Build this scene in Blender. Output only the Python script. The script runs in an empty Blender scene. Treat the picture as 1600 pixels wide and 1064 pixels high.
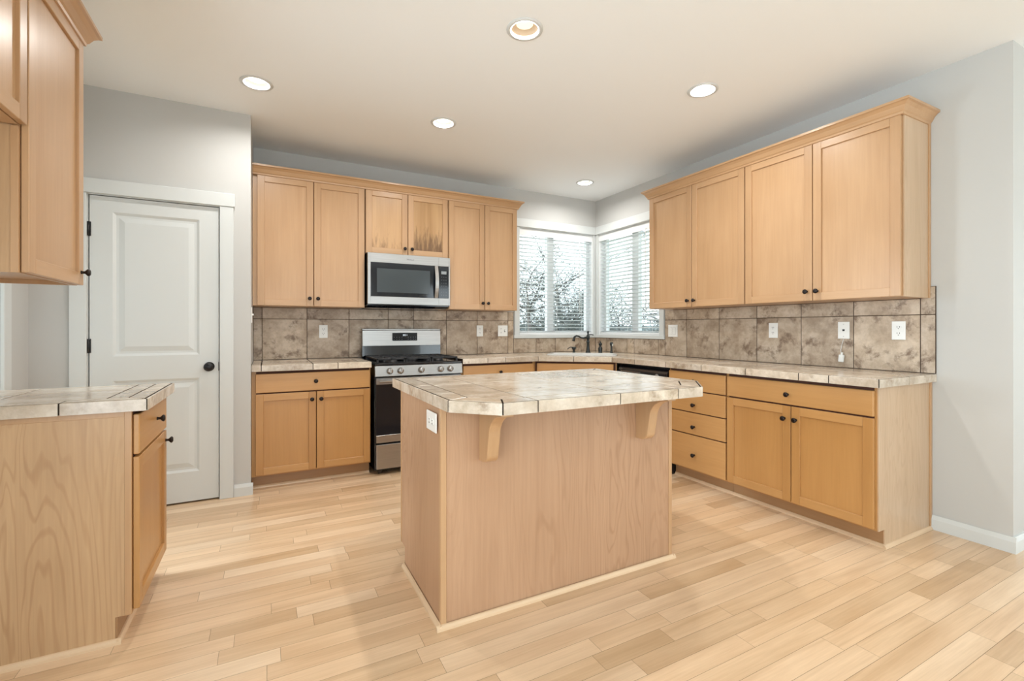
import bpy, bmesh, math, random
from mathutils import Vector, Matrix
random.seed(7)
SC = bpy.context.scene
COL = SC.collection
PI = math.pi

# ------------------------------------------------------------------ camera
cd = bpy.data.cameras.new('camera')
cam = bpy.data.objects.new('camera', cd); COL.objects.link(cam)
cd.sensor_width = 36.0; cd.sensor_fit = 'HORIZONTAL'
cd.lens = 729.0 / 1600 * 36
cd.shift_y = -18.5 / 1600
cd.clip_start = 0.05; cd.clip_end = 200
cam.location = (0, 0, 1.2)
cam.rotation_euler = (math.radians(90), 0, math.radians(62.33 - 90))
SC.camera = cam

# ------------------------------------------------------------------ world, exposure
SC.view_settings.view_transform = 'Standard'
SC.view_settings.look = 'None'
SC.view_settings.gamma = 1.0
SC.view_settings.use_curve_mapping = False
SC.view_settings.exposure = -0.45
w = bpy.data.worlds.new('sky'); SC.world = w; w.use_nodes = True
nt = w.node_tree; nt.nodes.clear()
wo = nt.nodes.new('ShaderNodeOutputWorld'); bg = nt.nodes.new('ShaderNodeBackground')
bg.inputs['Color'].default_value = (0.90, 0.95, 1.0, 1); bg.inputs['Strength'].default_value = 3.9
nt.links.new(bg.outputs[0], wo.inputs[0])

def area(name, loc, rot, sx, sy, energy, color, spread=PI):
    l = bpy.data.lights.new(name, 'AREA'); l.shape = 'RECTANGLE'; l.size = sx; l.size_y = sy
    l.energy = energy; l.color = color; l.spread = spread
    o = bpy.data.objects.new(name, l); COL.objects.link(o); o.location = loc; o.rotation_euler = rot
    return o
# area lamps standing in for daylight at unseen window openings (behind the camera and in the great room)
DAY = (0.86, 0.94, 1.0)
area('daylight_rear_left', (1.0, -3.72, 1.35), (math.radians(112), 0, 0), 2.6, 2.1, 60, DAY)  # rear and side lamps are tilted up to brighten the ceiling
area('daylight_rear_right', (5.0, -3.72, 1.35), (math.radians(112), 0, 0), 2.6, 2.1, 60, DAY)
area('daylight_side', (7.72, -1.4, 1.25), (math.radians(116), 0, math.radians(90)), 3.0, 2.3, 50, DAY)
area('fill_left', (-1.35, -0.4, 1.35), (math.radians(108), 0, math.radians(-90)), 2.2, 2.1, 125, DAY)  # fill lamp added on the left to brighten the island side
area('daylight_hall', (-3.72, 4.3, 1.35), (math.radians(90), 0, math.radians(-90)), 1.6, 2.0, 330, (0.78, 0.89, 1.0))

# ------------------------------------------------------------------ materials
def newmat(name):
    m = bpy.data.materials.new(name); m.use_nodes = True
    nt = m.node_tree; b = nt.nodes['Principled BSDF']
    return m, nt, b
def simple(name, col, rough=0.5, metal=0.0, **kw):
    m, nt, b = newmat(name)
    b.inputs['Base Color'].default_value = (*col, 1); b.inputs['Roughness'].default_value = rough
    b.inputs['Metallic'].default_value = metal
    for k, v in kw.items(): b.inputs[k.replace('_', ' ')].default_value = v
    return m
def N(nt, t, **kw):
    n = nt.nodes.new(t)
    for k, v in kw.items():
        if k in n.inputs.keys() if hasattr(n.inputs, 'keys') else False: n.inputs[k].default_value = v
        else: setattr(n, k, v)
    return n
def ramp(nt, stops):
    r = nt.nodes.new('ShaderNodeValToRGB'); e = r.color_ramp.elements
    e[0].position = stops[0][0]; e[0].color = (*stops[0][1], 1)
    e[1].position = stops[1][0]; e[1].color = (*stops[1][1], 1)
    for p, c in stops[2:]:
        x = e.new(p); x.color = (*c, 1)
    return r
def noise(nt, vec, scale, detail=4, rough=0.5, dist=0.0):
    n = nt.nodes.new('ShaderNodeTexNoise'); n.inputs['Scale'].default_value = scale
    n.inputs['Detail'].default_value = detail; n.inputs['Roughness'].default_value = rough
    n.inputs['Distortion'].default_value = dist
    if vec is not None: nt.links.new(vec, n.inputs['Vector'])
    return n
def mixc(nt, fac, a, b, mode='MIX'):
    m = nt.nodes.new('ShaderNodeMix'); m.data_type = 'RGBA'; m.blend_type = mode
    for s, v in ((0, fac), (6, a), (7, b)):
        if hasattr(v, 'links'): nt.links.new(v, m.inputs[s])
        elif s == 0: m.inputs[0].default_value = v
        else: m.inputs[s].default_value = (*v, 1)
    return m.outputs[2]
def coords(nt, scale, use_island=0.0, use_objrand=0.0):
    tc = nt.nodes.new('ShaderNodeTexCoord'); mp = nt.nodes.new('ShaderNodeMapping')
    mp.inputs['Scale'].default_value = scale
    src = tc.outputs['Object']
    if use_island:
        g = nt.nodes.new('ShaderNodeNewGeometry'); mu = nt.nodes.new('ShaderNodeMath'); mu.operation = 'MULTIPLY'
        mu.inputs[1].default_value = use_island; nt.links.new(g.outputs['Random Per Island'], mu.inputs[0])
        va = nt.nodes.new('ShaderNodeVectorMath'); va.operation = 'ADD'
        nt.links.new(src, va.inputs[0]); nt.links.new(mu.outputs[0], va.inputs[1]); src = va.outputs[0]
    if use_objrand:
        g = nt.nodes.new('ShaderNodeObjectInfo'); mu = nt.nodes.new('ShaderNodeMath'); mu.operation = 'MULTIPLY'
        mu.inputs[1].default_value = use_objrand; nt.links.new(g.outputs['Random'], mu.inputs[0])
        va = nt.nodes.new('ShaderNodeVectorMath'); va.operation = 'ADD'
        nt.links.new(src, va.inputs[0]); nt.links.new(mu.outputs[0], va.inputs[1]); src = va.outputs[0]
    nt.links.new(src, mp.inputs['Vector'])
    return mp.outputs[0]
def bump(nt, b, h, strength=0.1, dist=0.01):
    bp = nt.nodes.new('ShaderNodeBump'); bp.inputs['Strength'].default_value = strength
    bp.inputs['Distance'].default_value = dist
    nt.links.new(h, bp.inputs['Height']); nt.links.new(bp.outputs[0], b.inputs['Normal'])

def wood(name, axis, light, dark, rough=0.38, figure=0.35, isl=3.0, fine=0.3, streak=None, rings=0.0):
    """axis: grain direction 0/1/2"""
    m, nt, b = newmat(name)
    s = [1, 1, 1]; s[axis] = 0.06
    v1 = coords(nt, tuple(k * 9 for k in s), isl, 5.0)
    n1 = noise(nt, v1, 1.0, 3, 0.5, 0.6)
    v2 = coords(nt, tuple(k * (90 if i != axis else 60) for i, k in enumerate(s)), isl, 5.0)
    n2 = noise(nt, v2, 1.0, 3, 0.6)
    v3 = coords(nt, (2.4, 2.4, 2.4) if axis != 2 else (2.4, 2.4, 1.6), isl, 5.0)
    n3 = noise(nt, v3, 1.0, 2, 0.5)
    r1 = ramp(nt, [(0.30, dark), (0.62, light)]); nt.links.new(n1.outputs['Fac'], r1.inputs[0])
    mid = tuple((a + c) / 2 for a, c in zip(light, dark))
    c = mixc(nt, 1 - figure, r1.outputs[0], light)
    r2 = ramp(nt, [(0.35, (0.86, 0.83, 0.80)), (0.65, (1.03, 1.03, 1.03))]); nt.links.new(n2.outputs['Fac'], r2.inputs[0])
    c = mixc(nt, fine, c, r2.outputs[0], 'MULTIPLY')
    r3 = ramp(nt, [(0.3, (0.90, 0.87, 0.83)), (0.7, (1.04, 1.04, 1.05))]); nt.links.new(n3.outputs['Fac'], r3.inputs[0])
    c = mixc(nt, 0.7, c, r3.outputs[0], 'MULTIPLY')
    if rings:    # cathedral figure: contour lines of a stretched noise field
        sc = [2.6, 2.6, 2.6]; sc[axis] = 0.42
        vr = coords(nt, tuple(sc), 0.0, 5.0); nr = noise(nt, vr, 1.0, 4, 0.45, 0.5)
        mu = nt.nodes.new('ShaderNodeMath'); mu.operation = 'MULTIPLY'; mu.inputs[1].default_value = 260; nt.links.new(nr.outputs['Fac'], mu.inputs[0])
        si = nt.nodes.new('ShaderNodeMath'); si.operation = 'SINE'; nt.links.new(mu.outputs[0], si.inputs[0])
        rr_ = ramp(nt, [(0.45, (1, 1, 1)), (1.0, (0.86, 0.81, 0.76))]); nt.links.new(si.outputs[0], rr_.inputs[0])
        vm = coords(nt, (1.7, 1.7, 0.5)); nm = noise(nt, vm, 1.0, 2); rm = ramp(nt, [(0.40, (0, 0, 0)), (0.62, (1, 1, 1))]); nt.links.new(nm.outputs['Fac'], rm.inputs[0])
        mm = nt.nodes.new('ShaderNodeMath'); mm.operation = 'MULTIPLY'; mm.inputs[1].default_value = rings; nt.links.new(rm.outputs[0], mm.inputs[0])
        c = mixc(nt, mm.outputs[0], c, mixc(nt, 1.0, c, rr_.outputs[0], 'MULTIPLY'))
    g = nt.nodes.new('ShaderNodeNewGeometry')
    r4 = ramp(nt, [(0.0, (0.93, 0.91, 0.89)), (1.0, (1.04, 1.04, 1.04))]); nt.links.new(g.outputs['Random Per Island'], r4.inputs[0])
    c = mixc(nt, 1.0, c, r4.outputs[0], 'MULTIPLY')
    if streak:   # worn, water-stained finish: vertical dark streaks thinning upwards
        z0, z1, amt = streak
        tc = nt.nodes.new('ShaderNodeTexCoord'); sp = nt.nodes.new('ShaderNodeSeparateXYZ'); nt.links.new(tc.outputs['Object'], sp.inputs[0])
        mr = nt.nodes.new('ShaderNodeMapRange'); nt.links.new(sp.outputs[2], mr.inputs[0])
        mr.inputs[1].default_value = z0; mr.inputs[2].default_value = z1; mr.inputs[3].default_value = amt; mr.inputs[4].default_value = -0.30
        vs = coords(nt, (38, 38, 6.5)); ns = noise(nt, vs, 1.0, 4, 0.65)
        ad = nt.nodes.new('ShaderNodeMath'); ad.operation = 'ADD'
        nt.links.new(ns.outputs['Fac'], ad.inputs[0]); nt.links.new(mr.outputs[0], ad.inputs[1])
        rs = ramp(nt, [(0.62, (0, 0, 0)), (0.92, (1, 1, 1))]); nt.links.new(ad.outputs[0], rs.inputs[0])
        c = mixc(nt, rs.outputs[0], c, (0.17, 0.085, 0.03))
    nt.links.new(c, b.inputs['Base Color'])
    b.inputs['Roughness'].default_value = rough
    b.inputs['Coat Weight'].default_value = 0.25; b.inputs['Coat Roughness'].default_value = 0.25
    return m
ML, MD = (0.555, 0.345, 0.185), (0.44, 0.245, 0.11)
M = {}
M['wood_v'] = wood('maple_vertical', 2, ML, MD)
M['wood_h'] = wood('maple_horizontal', 0, ML, MD)
M['wood_d'] = wood('maple_depth', 1, ML, MD)
M['wood_shade'] = wood('maple_shaded_vertical', 2, (0.53, 0.28, 0.095), (0.43, 0.21, 0.06))  # base-cabinet maple with shading put into a deeper, more orange colour
M['wood_shade_h'] = wood('maple_shaded_horizontal', 0, (0.55, 0.30, 0.110), (0.44, 0.225, 0.07))  # same shaded tone with horizontal grain
M['wood_st'] = wood('maple_stained', 2, (0.58, 0.36, 0.18), (0.42, 0.24, 0.10), figure=0.8, streak=(1.87, 2.40, 0.24))
M['wood_st2'] = wood('maple_worn', 2, (0.56, 0.35, 0.17), (0.38, 0.21, 0.08), figure=0.9, streak=(1.87, 2.36, 0.56))
M['panel'] = wood('end_panel_maple', 2, (0.62, 0.455, 0.305), (0.51, 0.345, 0.20), figure=0.45, fine=0.45, rings=0.5)
M['panel_isl'] = wood('island_panel_maple', 2, (0.53, 0.325, 0.195), (0.42, 0.24, 0.135), figure=0.3, fine=0.5, rough=0.5, rings=0.85)
M['panel_pen'] = wood('buffet_panel_maple', 2, (0.60, 0.395, 0.22), (0.45, 0.275, 0.14), figure=0.4, fine=0.5, rough=0.5, rings=1.0)
M['toe'] = wood('toe_kick_wood', 0, (0.40, 0.23, 0.11), (0.30, 0.16, 0.07))
M['shoe'] = wood('shoe_wood', 0, (0.80, 0.60, 0.40), (0.68, 0.47, 0.28))
M['in'] = simple('gap_shade_paint', (0.09, 0.032, 0.018), 0.8)  # dark red-brown standing for shade between cabinet fronts
M['white'] = simple('white_paint', (0.66, 0.68, 0.67), 0.35)
M['vinyl'] = simple('white_vinyl', (0.86, 0.87, 0.87), 0.35)
M['plate'] = simple('white_plastic', (0.85, 0.85, 0.82), 0.3)
M['slot'] = simple('dark_slot', (0.02, 0.02, 0.02), 0.5)
M['bronze'] = simple('oil_rubbed_bronze', (0.022, 0.016, 0.015), 0.35, 0.6)
M['blackm'] = simple('black_hardware', (0.015, 0.015, 0.017), 0.35, 0.3)
M['black'] = simple('black_enamel', (0.008, 0.009, 0.012), 0.12, 0.0, Coat_Weight=0.5)
M['iron'] = simple('cast_iron', (0.012, 0.012, 0.014), 0.45)
M['glassb'] = simple('black_glass', (0.012, 0.014, 0.018), 0.06)
M['screen'] = simple('microwave_screen', (0.055, 0.068, 0.075), 0.12)
M['faucetm'] = simple('faucet_metal', (0.05, 0.055, 0.055), 0.3, 0.8)
M['sinkm'] = simple('sink_enamel', (0.62, 0.62, 0.60), 0.2)
M['grout'] = simple('grout', (0.085, 0.06, 0.045), 1.0, Specular_IOR_Level=0.0)
M['groutd'] = simple('counter_grout', (0.03, 0.022, 0.017), 1.0, Specular_IOR_Level=0.0)
M['cord'] = simple('white_cord', (0.8, 0.8, 0.78), 0.5)
M['sign'] = simple('silver_badge', (0.45, 0.45, 0.45), 0.3, 0.8)

def steel():
    m, nt, b = newmat('brushed_steel')
    v = coords(nt, (3, 3, 420)); n = noise(nt, v, 1.0, 2)
    r = ramp(nt, [(0.3, (0.36, 0.355, 0.345)), (0.7, (0.46, 0.45, 0.44))]); nt.links.new(n.outputs['Fac'], r.inputs[0])
    nt.links.new(r.outputs[0], b.inputs['Base Color']); b.inputs['Metallic'].default_value = 1.0
    b.inputs['Roughness'].default_value = 0.36
    bump(nt, b, n.outputs['Fac'], 0.04, 0.002)
    return m
M['steel'] = steel()

def emit(name, col, s):
    m = bpy.data.materials.new(name); m.use_nodes = True; nt = m.node_tree; nt.nodes.clear()
    o = nt.nodes.new('ShaderNodeOutputMaterial'); e = nt.nodes.new('ShaderNodeEmission')
    e.inputs[0].default_value = (*col, 1); e.inputs[1].default_value = s; nt.links.new(e.outputs[0], o.inputs[0])
    return m
M['bulbc'] = emit('lit_bulb_white', (0.95, 1.0, 0.93), 3)
M['bulbw'] = emit('lit_bulb_warm', (1.0, 0.86, 0.62), 2.0)
M['led'] = emit('lit_digits', (0.85, 0.95, 1.0), 1.6)

def stone(name, base, light, dark, dirt, rough, dirt_pos=(0.56, 0.74), isl=30.0, coat=0.0):
    m, nt, b = newmat(name)
    v = coords(nt, (1, 1, 1), isl)
    n1 = noise(nt, v, 6.0, 8, 0.68, 0.1); n2 = noise(nt, v, 6.5, 10, 0.70, 0.25); n3 = noise(nt, v, 38, 4, 0.6)
    r1 = ramp(nt, [(0.38, dark), (0.50, base), (0.60, light)]); nt.links.new(n1.outputs['Fac'], r1.inputs[0])
    r2 = ramp(nt, [(dirt_pos[0], (0, 0, 0)), (dirt_pos[1], (1, 1, 1))]); nt.links.new(n2.outputs['Fac'], r2.inputs[0])
    c = mixc(nt, r2.outputs[0], r1.outputs[0], dirt)
    r3 = ramp(nt, [(0.35, (0.90, 0.89, 0.88)), (0.6, (1.03, 1.03, 1.03))]); nt.links.new(n3.outputs['Fac'], r3.inputs[0])
    c = mixc(nt, 0.8, c, r3.outputs[0], 'MULTIPLY')
    g = nt.nodes.new('ShaderNodeNewGeometry')
    r4 = ramp(nt, [(0.0, (0.84, 0.82, 0.79)), (0.5, (0.98, 0.98, 0.98)), (1.0, (1.12, 1.11, 1.08))]); nt.links.new(g.outputs['Random Per Island'], r4.inputs[0])
    c = mixc(nt, 1.0, c, r4.outputs[0], 'MULTIPLY')
    nt.links.new(c, b.inputs['Base Color']); b.inputs['Roughness'].default_value = rough
    b.inputs['Coat Weight'].default_value = coat; b.inputs['Coat Roughness'].default_value = 0.12
    bump(nt, b, n3.outputs['Fac'], 0.05, 0.003)
    return m
M['splash'] = stone('backsplash_stone', (0.50, 0.395, 0.295), (0.60, 0.495, 0.39), (0.39, 0.295, 0.21), (0.22, 0.15, 0.10), 0.42, (0.53, 0.63))
M['ctile'] = stone('counter_stone', (0.60, 0.51, 0.41), (0.70, 0.62, 0.52), (0.50, 0.41, 0.31), (0.33, 0.24, 0.16), 0.24, (0.555, 0.70), coat=0.4)

def paint(name, col, rough=0.6):
    m, nt, b = newmat(name)
    b.inputs['Base Color'].default_value = (*col, 1); b.inputs['Roughness'].default_value = rough
    v = coords(nt, (1, 1, 1)); n = noise(nt, v, 140, 2)
    bump(nt, b, n.outputs['Fac'], 0.035, 0.002)
    return m
M['wall'] = paint('wall_paint', (0.555, 0.55, 0.53))
M['ceil'] = paint('ceiling_paint', (0.90, 0.92, 0.93), 0.8)

def planks():
    m, nt, b = newmat('maple_floor')
    v1 = coords(nt, (0.9, 16, 16), 40.0); n1 = noise(nt, v1, 1.0, 4, 0.55, 0.8)
    v2 = coords(nt, (5, 160, 160), 40.0); n2 = noise(nt, v2, 1.0, 3, 0.6)
    v3 = coords(nt, (1.6, 5, 5), 40.0); n3 = noise(nt, v3, 1.0, 3, 0.5)
    g = nt.nodes.new('ShaderNodeNewGeometry')
    rb = ramp(nt, [(0.0, (0.62, 0.42, 0.245)), (0.10, (0.70, 0.50, 0.315)), (0.4, (0.80, 0.58, 0.375)), (0.8, (0.83, 0.62, 0.42)), (1.0, (0.86, 0.67, 0.475))])
    nt.links.new(g.outputs['Random Per Island'], rb.inputs[0])
    r1 = ramp(nt, [(0.30, (0.84, 0.79, 0.73)), (0.60, (1.04, 1.04, 1.04))]); nt.links.new(n1.outputs['Fac'], r1.inputs[0])
    c = mixc(nt, 0.75, rb.outputs[0], r1.outputs[0], 'MULTIPLY')
    r2 = ramp(nt, [(0.35, (0.92, 0.90, 0.87)), (0.65, (1.02, 1.02, 1.02))]); nt.links.new(n2.outputs['Fac'], r2.inputs[0])
    c = mixc(nt, 0.7, c, r2.outputs[0], 'MULTIPLY')
    r3 = ramp(nt, [(0.30, (0.86, 0.80, 0.74)), (0.55, (1.0, 1.0, 1.0))]); nt.links.new(n3.outputs['Fac'], r3.inputs[0])
    c = mixc(nt, 0.7, c, r3.outputs[0], 'MULTIPLY')
    nt.links.new(c, b.inputs['Base Color']); b.inputs['Roughness'].default_value = 0.33
    b.inputs['Coat Weight'].default_value = 0.25; b.inputs['Coat Roughness'].default_value = 0.18
    bump(nt, b, n1.outputs['Fac'], 0.03, 0.003)
    return m
M['floor'] = planks()
M['subfloor'] = simple('plank_gap', (0.16, 0.09, 0.045), 0.8)

def glass():
    m = bpy.data.materials.new('window_glass'); m.use_nodes = True; nt = m.node_tree; nt.nodes.clear()
    o = nt.nodes.new('ShaderNodeOutputMaterial'); t = nt.nodes.new('ShaderNodeBsdfTransparent'); g = nt.nodes.new('ShaderNodeBsdfGlossy')
    g.inputs['Roughness'].default_value = 0.02; t.inputs[0].default_value = (0.93, 0.96, 0.96, 1)
    lw = nt.nodes.new('ShaderNodeLayerWeight'); p4 = nt.nodes.new('ShaderNodeMath'); p4.operation = 'POWER'; p4.inputs[1].default_value = 4.0
    nt.links.new(lw.outputs['Facing'], p4.inputs[0]); f = nt.nodes.new('ShaderNodeMath'); f.operation = 'MULTIPLY_ADD'; f.inputs[1].default_value = 0.5; f.inputs[2].default_value = 0.02
    nt.links.new(p4.outputs[0], f.inputs[0])
    mx = nt.nodes.new('ShaderNodeMixShader'); nt.links.new(f.outputs[0], mx.inputs[0]); nt.links.new(t.outputs[0], mx.inputs[1]); nt.links.new(g.outputs[0], mx.inputs[2])
    nt.links.new(mx.outputs[0], o.inputs[0]); return m
M['glass'] = glass()
def slatm():
    m = bpy.data.materials.new('blind_slat'); m.use_nodes = True; nt = m.node_tree; nt.nodes.clear()
    o = nt.nodes.new('ShaderNodeOutputMaterial'); d = nt.nodes.new('ShaderNodeBsdfDiffuse'); t = nt.nodes.new('ShaderNodeBsdfTranslucent'); mx = nt.nodes.new('ShaderNodeMixShader')
    d.inputs[0].default_value = (0.88, 0.89, 0.89, 1); t.inputs[0].default_value = (0.86, 0.90, 0.90, 1); mx.inputs[0].default_value = 0.4
    nt.links.new(d.outputs[0], mx.inputs[1]); nt.links.new(t.outputs[0], mx.inputs[2]); nt.links.new(mx.outputs[0], o.inputs[0]); return m
def slatm_old():
    m, nt, b = newmat('blind_slat')
    b.inputs['Base Color'].default_value = (0.86, 0.88, 0.88, 1); b.inputs['Roughness'].default_value = 0.4
    return m
M['slat'] = slatm()
M['bark'] = simple('pale_bark', (0.16, 0.15, 0.14), 0.85)
M['twig'] = simple('bare_twigs', (0.21, 0.22, 0.21), 0.85)
M['leaf'] = simple('evergreen_leaves', (0.13, 0.17, 0.155), 0.6)
M['leaf2'] = simple('pale_leaves', (0.24, 0.28, 0.25), 0.6)
M['grass'] = paint('lawn', (0.18, 0.26, 0.13), 0.9)
M['fence'] = wood('fence_boards', 2, (0.33, 0.40, 0.44), (0.22, 0.28, 0.32), rough=0.8)

# ------------------------------------------------------------------ mesh helpers
class MB:
    def __init__(s): s.bm = bmesh.new(); s.smooth = False
    def poly(s, pts, mi=0):
        vs = [s.bm.verts.new(p) for p in pts]
        f = s.bm.faces.new(vs); f.material_index = mi; return f
    def box(s, x0, x1, y0, y1, z0, z1, mi=0, bev=0.0):
        if x1 < x0: x0, x1 = x1, x0
        if y1 < y0: y0, y1 = y1, y0
        if z1 < z0: z0, z1 = z1, z0
        v = [s.bm.verts.new(p) for p in ((x0,y0,z0),(x1,y0,z0),(x1,y1,z0),(x0,y1,z0),(x0,y0,z1),(x1,y0,z1),(x1,y1,z1),(x0,y1,z1))]
        fs = [s.bm.faces.new([v[i] for i in q]) for q in ((0,3,2,1),(4,5,6,7),(0,1,5,4),(1,2,6,5),(2,3,7,6),(3,0,4,7))]
        for f in fs: f.material_index = mi
        if bev > 0:
            es = list({e for f in fs for e in f.edges})
            r = bmesh.ops.bevel(s.bm, geom=es, offset=bev, segments=2 if bev > 0.003 else 1, profile=0.5, affect='EDGES')
            for f in r['faces']: f.material_index = mi
        return s
    def prism(s, pts, axis, a, b, mi=0, bev=0.0):
        """pts: 2D outline; axis 0: (y,z) along x; 1: (x,z) along y; 2: (x,y) along z"""
        def P(p, t):
            return {0: (t, p[0], p[1]), 1: (p[0], t, p[1]), 2: (p[0], p[1], t)}[axis]
        A = [s.bm.verts.new(P(p, a)) for p in pts]; B = [s.bm.verts.new(P(p, b)) for p in pts]
        fs = [s.bm.faces.new(A), s.bm.faces.new(B[::-1])]
        n = len(pts)
        for i in range(n): fs.append(s.bm.faces.new((A[i], B[i], B[(i+1) % n], A[(i+1) % n])))
        for f in fs: f.material_index = mi
        bmesh.ops.recalc_face_normals(s.bm, faces=fs)
        if bev > 0:
            es = list({e for f in fs for e in f.edges})
            r = bmesh.ops.bevel(s.bm, geom=es, offset=bev, segments=2, profile=0.5, affect='EDGES')
            for f in r['faces']: f.material_index = mi
        return s
    def lathe(s, prof, c=(0,0,0), axis='z', n=20, mi=0, cap=True):
        """prof: [(r,h)...] about axis through c"""
        rings = []
        for r, h in prof:
            ring = []
            for k in range(n):
                a = 2*PI*k/n; u, v = r*math.cos(a), r*math.sin(a)
                p = {'z': (u, v, h), '-y': (u, -h, v), 'x': (h, u, v), '-x': (-h, u, -v), 'y': (u, h, -v)}[axis]
                ring.append(s.bm.verts.new((p[0]+c[0], p[1]+c[1], p[2]+c[2])))
            rings.append(ring)
        fs = []
        for A, B in zip(rings, rings[1:]):
            for k in range(n): fs.append(s.bm.faces.new((A[k], A[(k+1) % n], B[(k+1) % n], B[k])))
        if cap:
            fs.append(s.bm.faces.new(rings[0][::-1])); fs.append(s.bm.faces.new(rings[-1]))
        for f in fs: f.material_index = mi; f.smooth = True
        bmesh.ops.recalc_face_normals(s.bm, faces=fs)
        return s
    def tube(s, pts, rad, n=8, mi=0):
        pts = [Vector(p) for p in pts]
        if not hasattr(rad, '__len__'): rad = [rad]*len(pts)
        rings = []; up = Vector((0.13, 0.31, 0.94)).normalized()
        for i, p in enumerate(pts):
            d = (pts[min(i+1, len(pts)-1)] - pts[max(i-1, 0)]).normalized()
            u = d.cross(up)
            if u.length < 0.1: u = d.cross(Vector((1, 0, 0)))
            u.normalize(); v = d.cross(u)
            rings.append([s.bm.verts.new(p + rad[i]*(u*math.cos(2*PI*k/n) + v*math.sin(2*PI*k/n))) for k in range(n)])
        fs = []
        for A, B in zip(rings, rings[1:]):
            for k in range(n): fs.append(s.bm.faces.new((A[k], A[(k+1) % n], B[(k+1) % n], B[k])))
        fs.append(s.bm.faces.new(rings[0][::-1])); fs.append(s.bm.faces.new(rings[-1]))
        for f in fs: f.material_index = mi; f.smooth = True
        if n > 4: bmesh.ops.recalc_face_normals(s.bm, faces=fs)
        return s
    def build(s, name, mats, parent=None, loc=None):
        me = bpy.data.meshes.new(name); s.bm.to_mesh(me); s.bm.free()
        if not isinstance(mats, (list, tuple)): mats = [mats]
        for m in mats: me.materials.append(M[m] if isinstance(m, str) else m)
        o = bpy.data.objects.new(name, me); COL.objects.link(o)
        if parent: o.parent = parent
        if loc: o.location = loc
        return o
def recentre(o):
    """put a mesh thing's origin at the middle of its base"""
    me = o.data; xs = [v.co for v in me.vertices]
    c = Vector(((min(v.x for v in xs)+max(v.x for v in xs))/2, (min(v.y for v in xs)+max(v.y for v in xs))/2, min(v.z for v in xs)))
    me.transform(Matrix.Translation(-c)); o.location = o.location + c
    return o
def tag(o, label, cat, group=None, kind=None):
    if label: o['label'] = label
    if cat: o['category'] = cat
    if group: o['group'] = group
    if kind: o['kind'] = kind
    return o
def thing(name, label, cat, loc=(0,0,0), rot=0, group=None):
    o = bpy.data.objects.new(name, None); COL.objects.link(o); o.empty_display_size = 0.1
    o.location = loc; o.rotation_euler = (0, 0, math.radians(rot))
    return tag(o, label, cat, group)
def struct(name, mb, mats):
    o = mb.build(name, mats); o['kind'] = 'structure'; return o

# ------------------------------------------------------------------ room constants
XR, YB, ZC = 3.534, 4.55, 2.745      # right wall face, back wall face, ceiling
YD = 3.87                            # pantry wall face
T = 0.15
ZT = 0.93                            # worktop height
WZ0, WZ1 = 1.13, 2.33                # corner windows

# floor: individual maple strips over a dark sub-floor
mb = MB()
mb.box(-3.6, 7.7, -3.7, 1.08, -0.06, -0.012, 1); mb.box(-3.6, 3.65, 1.08, 4.68, -0.06, -0.012, 1); mb.box(-3.6, -0.15, 4.68, 5.55, -0.06, -0.012, 1)
rnd = random.Random(3)
pw = 0.083; y = -3.6
while y < 5.5:
    x = -3.6 - rnd.random()*0.8
    xe = 7.65 if y < 1.0 else (3.62 if y < 4.58 else -0.2)
    while x < xe:
        L = rnd.choice([0.3, 0.4, 0.5, 0.62, 0.75, 0.9, 1.1])*rnd.uniform(0.85, 1.15)
        a, b = max(x, -3.55), min(x+L, xe)
        if b - a > 0.02:
            g = 0.0005
            mb.poly([(a+g, y+g, 0), (b-g, y+g, 0), (b-g, y+pw-g, 0), (a+g, y+pw-g, 0)], 0)
        x += L
    y += pw
struct('floor', mb, ['floor', 'subfloor'])

# ceiling with round holes for the recessed lights
LIGHTS = [(1.177, 2.103), (-0.06, 3.346), (1.171, 3.341), (2.499, 2.104), (2.972, 4.007)]
LR = 0.072
def ceiling():
    mb = MB(); hs = 0.12
    xs = sorted({-3.6, -0.12, 3.68, 7.72} | {l[0]+d for l in LIGHTS for d in (-hs, hs)})
    ys = sorted({-3.72, 1.11, 4.70, 5.6} | {l[1]+d for l in LIGHTS for d in (-hs, hs)})
    def clean(v):
        o = [v[0]]
        for a in v[1:]:
            if a - o[-1] > 1e-6: o.append(a)
        return o
    xs, ys = clean(xs), clean(ys)
    for x0, x1 in zip(xs, xs[1:]):
        for y0, y1 in zip(ys, ys[1:]):
            cx, cy = (x0+x1)/2, (y0+y1)/2
            if any(abs(cx-l[0]) < hs and abs(cy-l[1]) < hs for l in LIGHTS): continue
            if (cx > 3.68 and cy > 1.11) or (cy > 4.70 and cx > -0.12): continue
            mb.poly([(x0,y0,ZC),(x0,y1,ZC),(x1,y1,ZC),(x1,y0,ZC)])
    n = 32
    for lx, ly in LIGHTS:
        for k in range(n):
            a0, a1 = 2*PI*k/n, 2*PI*(k+1)/n
            def sq(a):
                c, s_ = math.cos(a), math.sin(a); m_ = max(abs(c), abs(s_)); return (lx+hs*c/m_, ly+hs*s_/m_, ZC)
            def ci(a): return (lx+LR*math.cos(a), ly+LR*math.sin(a), ZC)
            mb.poly([ci(a0), ci(a1), sq(a1), sq(a0)])
    mb.box(-3.6, 7.72, -3.72, 1.11, ZC+0.25, ZC+0.3); mb.box(-3.6, 3.68, 1.11, 4.70, ZC+0.25, ZC+0.3); mb.box(-3.6, -0.12, 4.70, 5.6, ZC+0.25, ZC+0.3)
    return mb
struct('ceiling', ceiling(), 'ceil')

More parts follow.
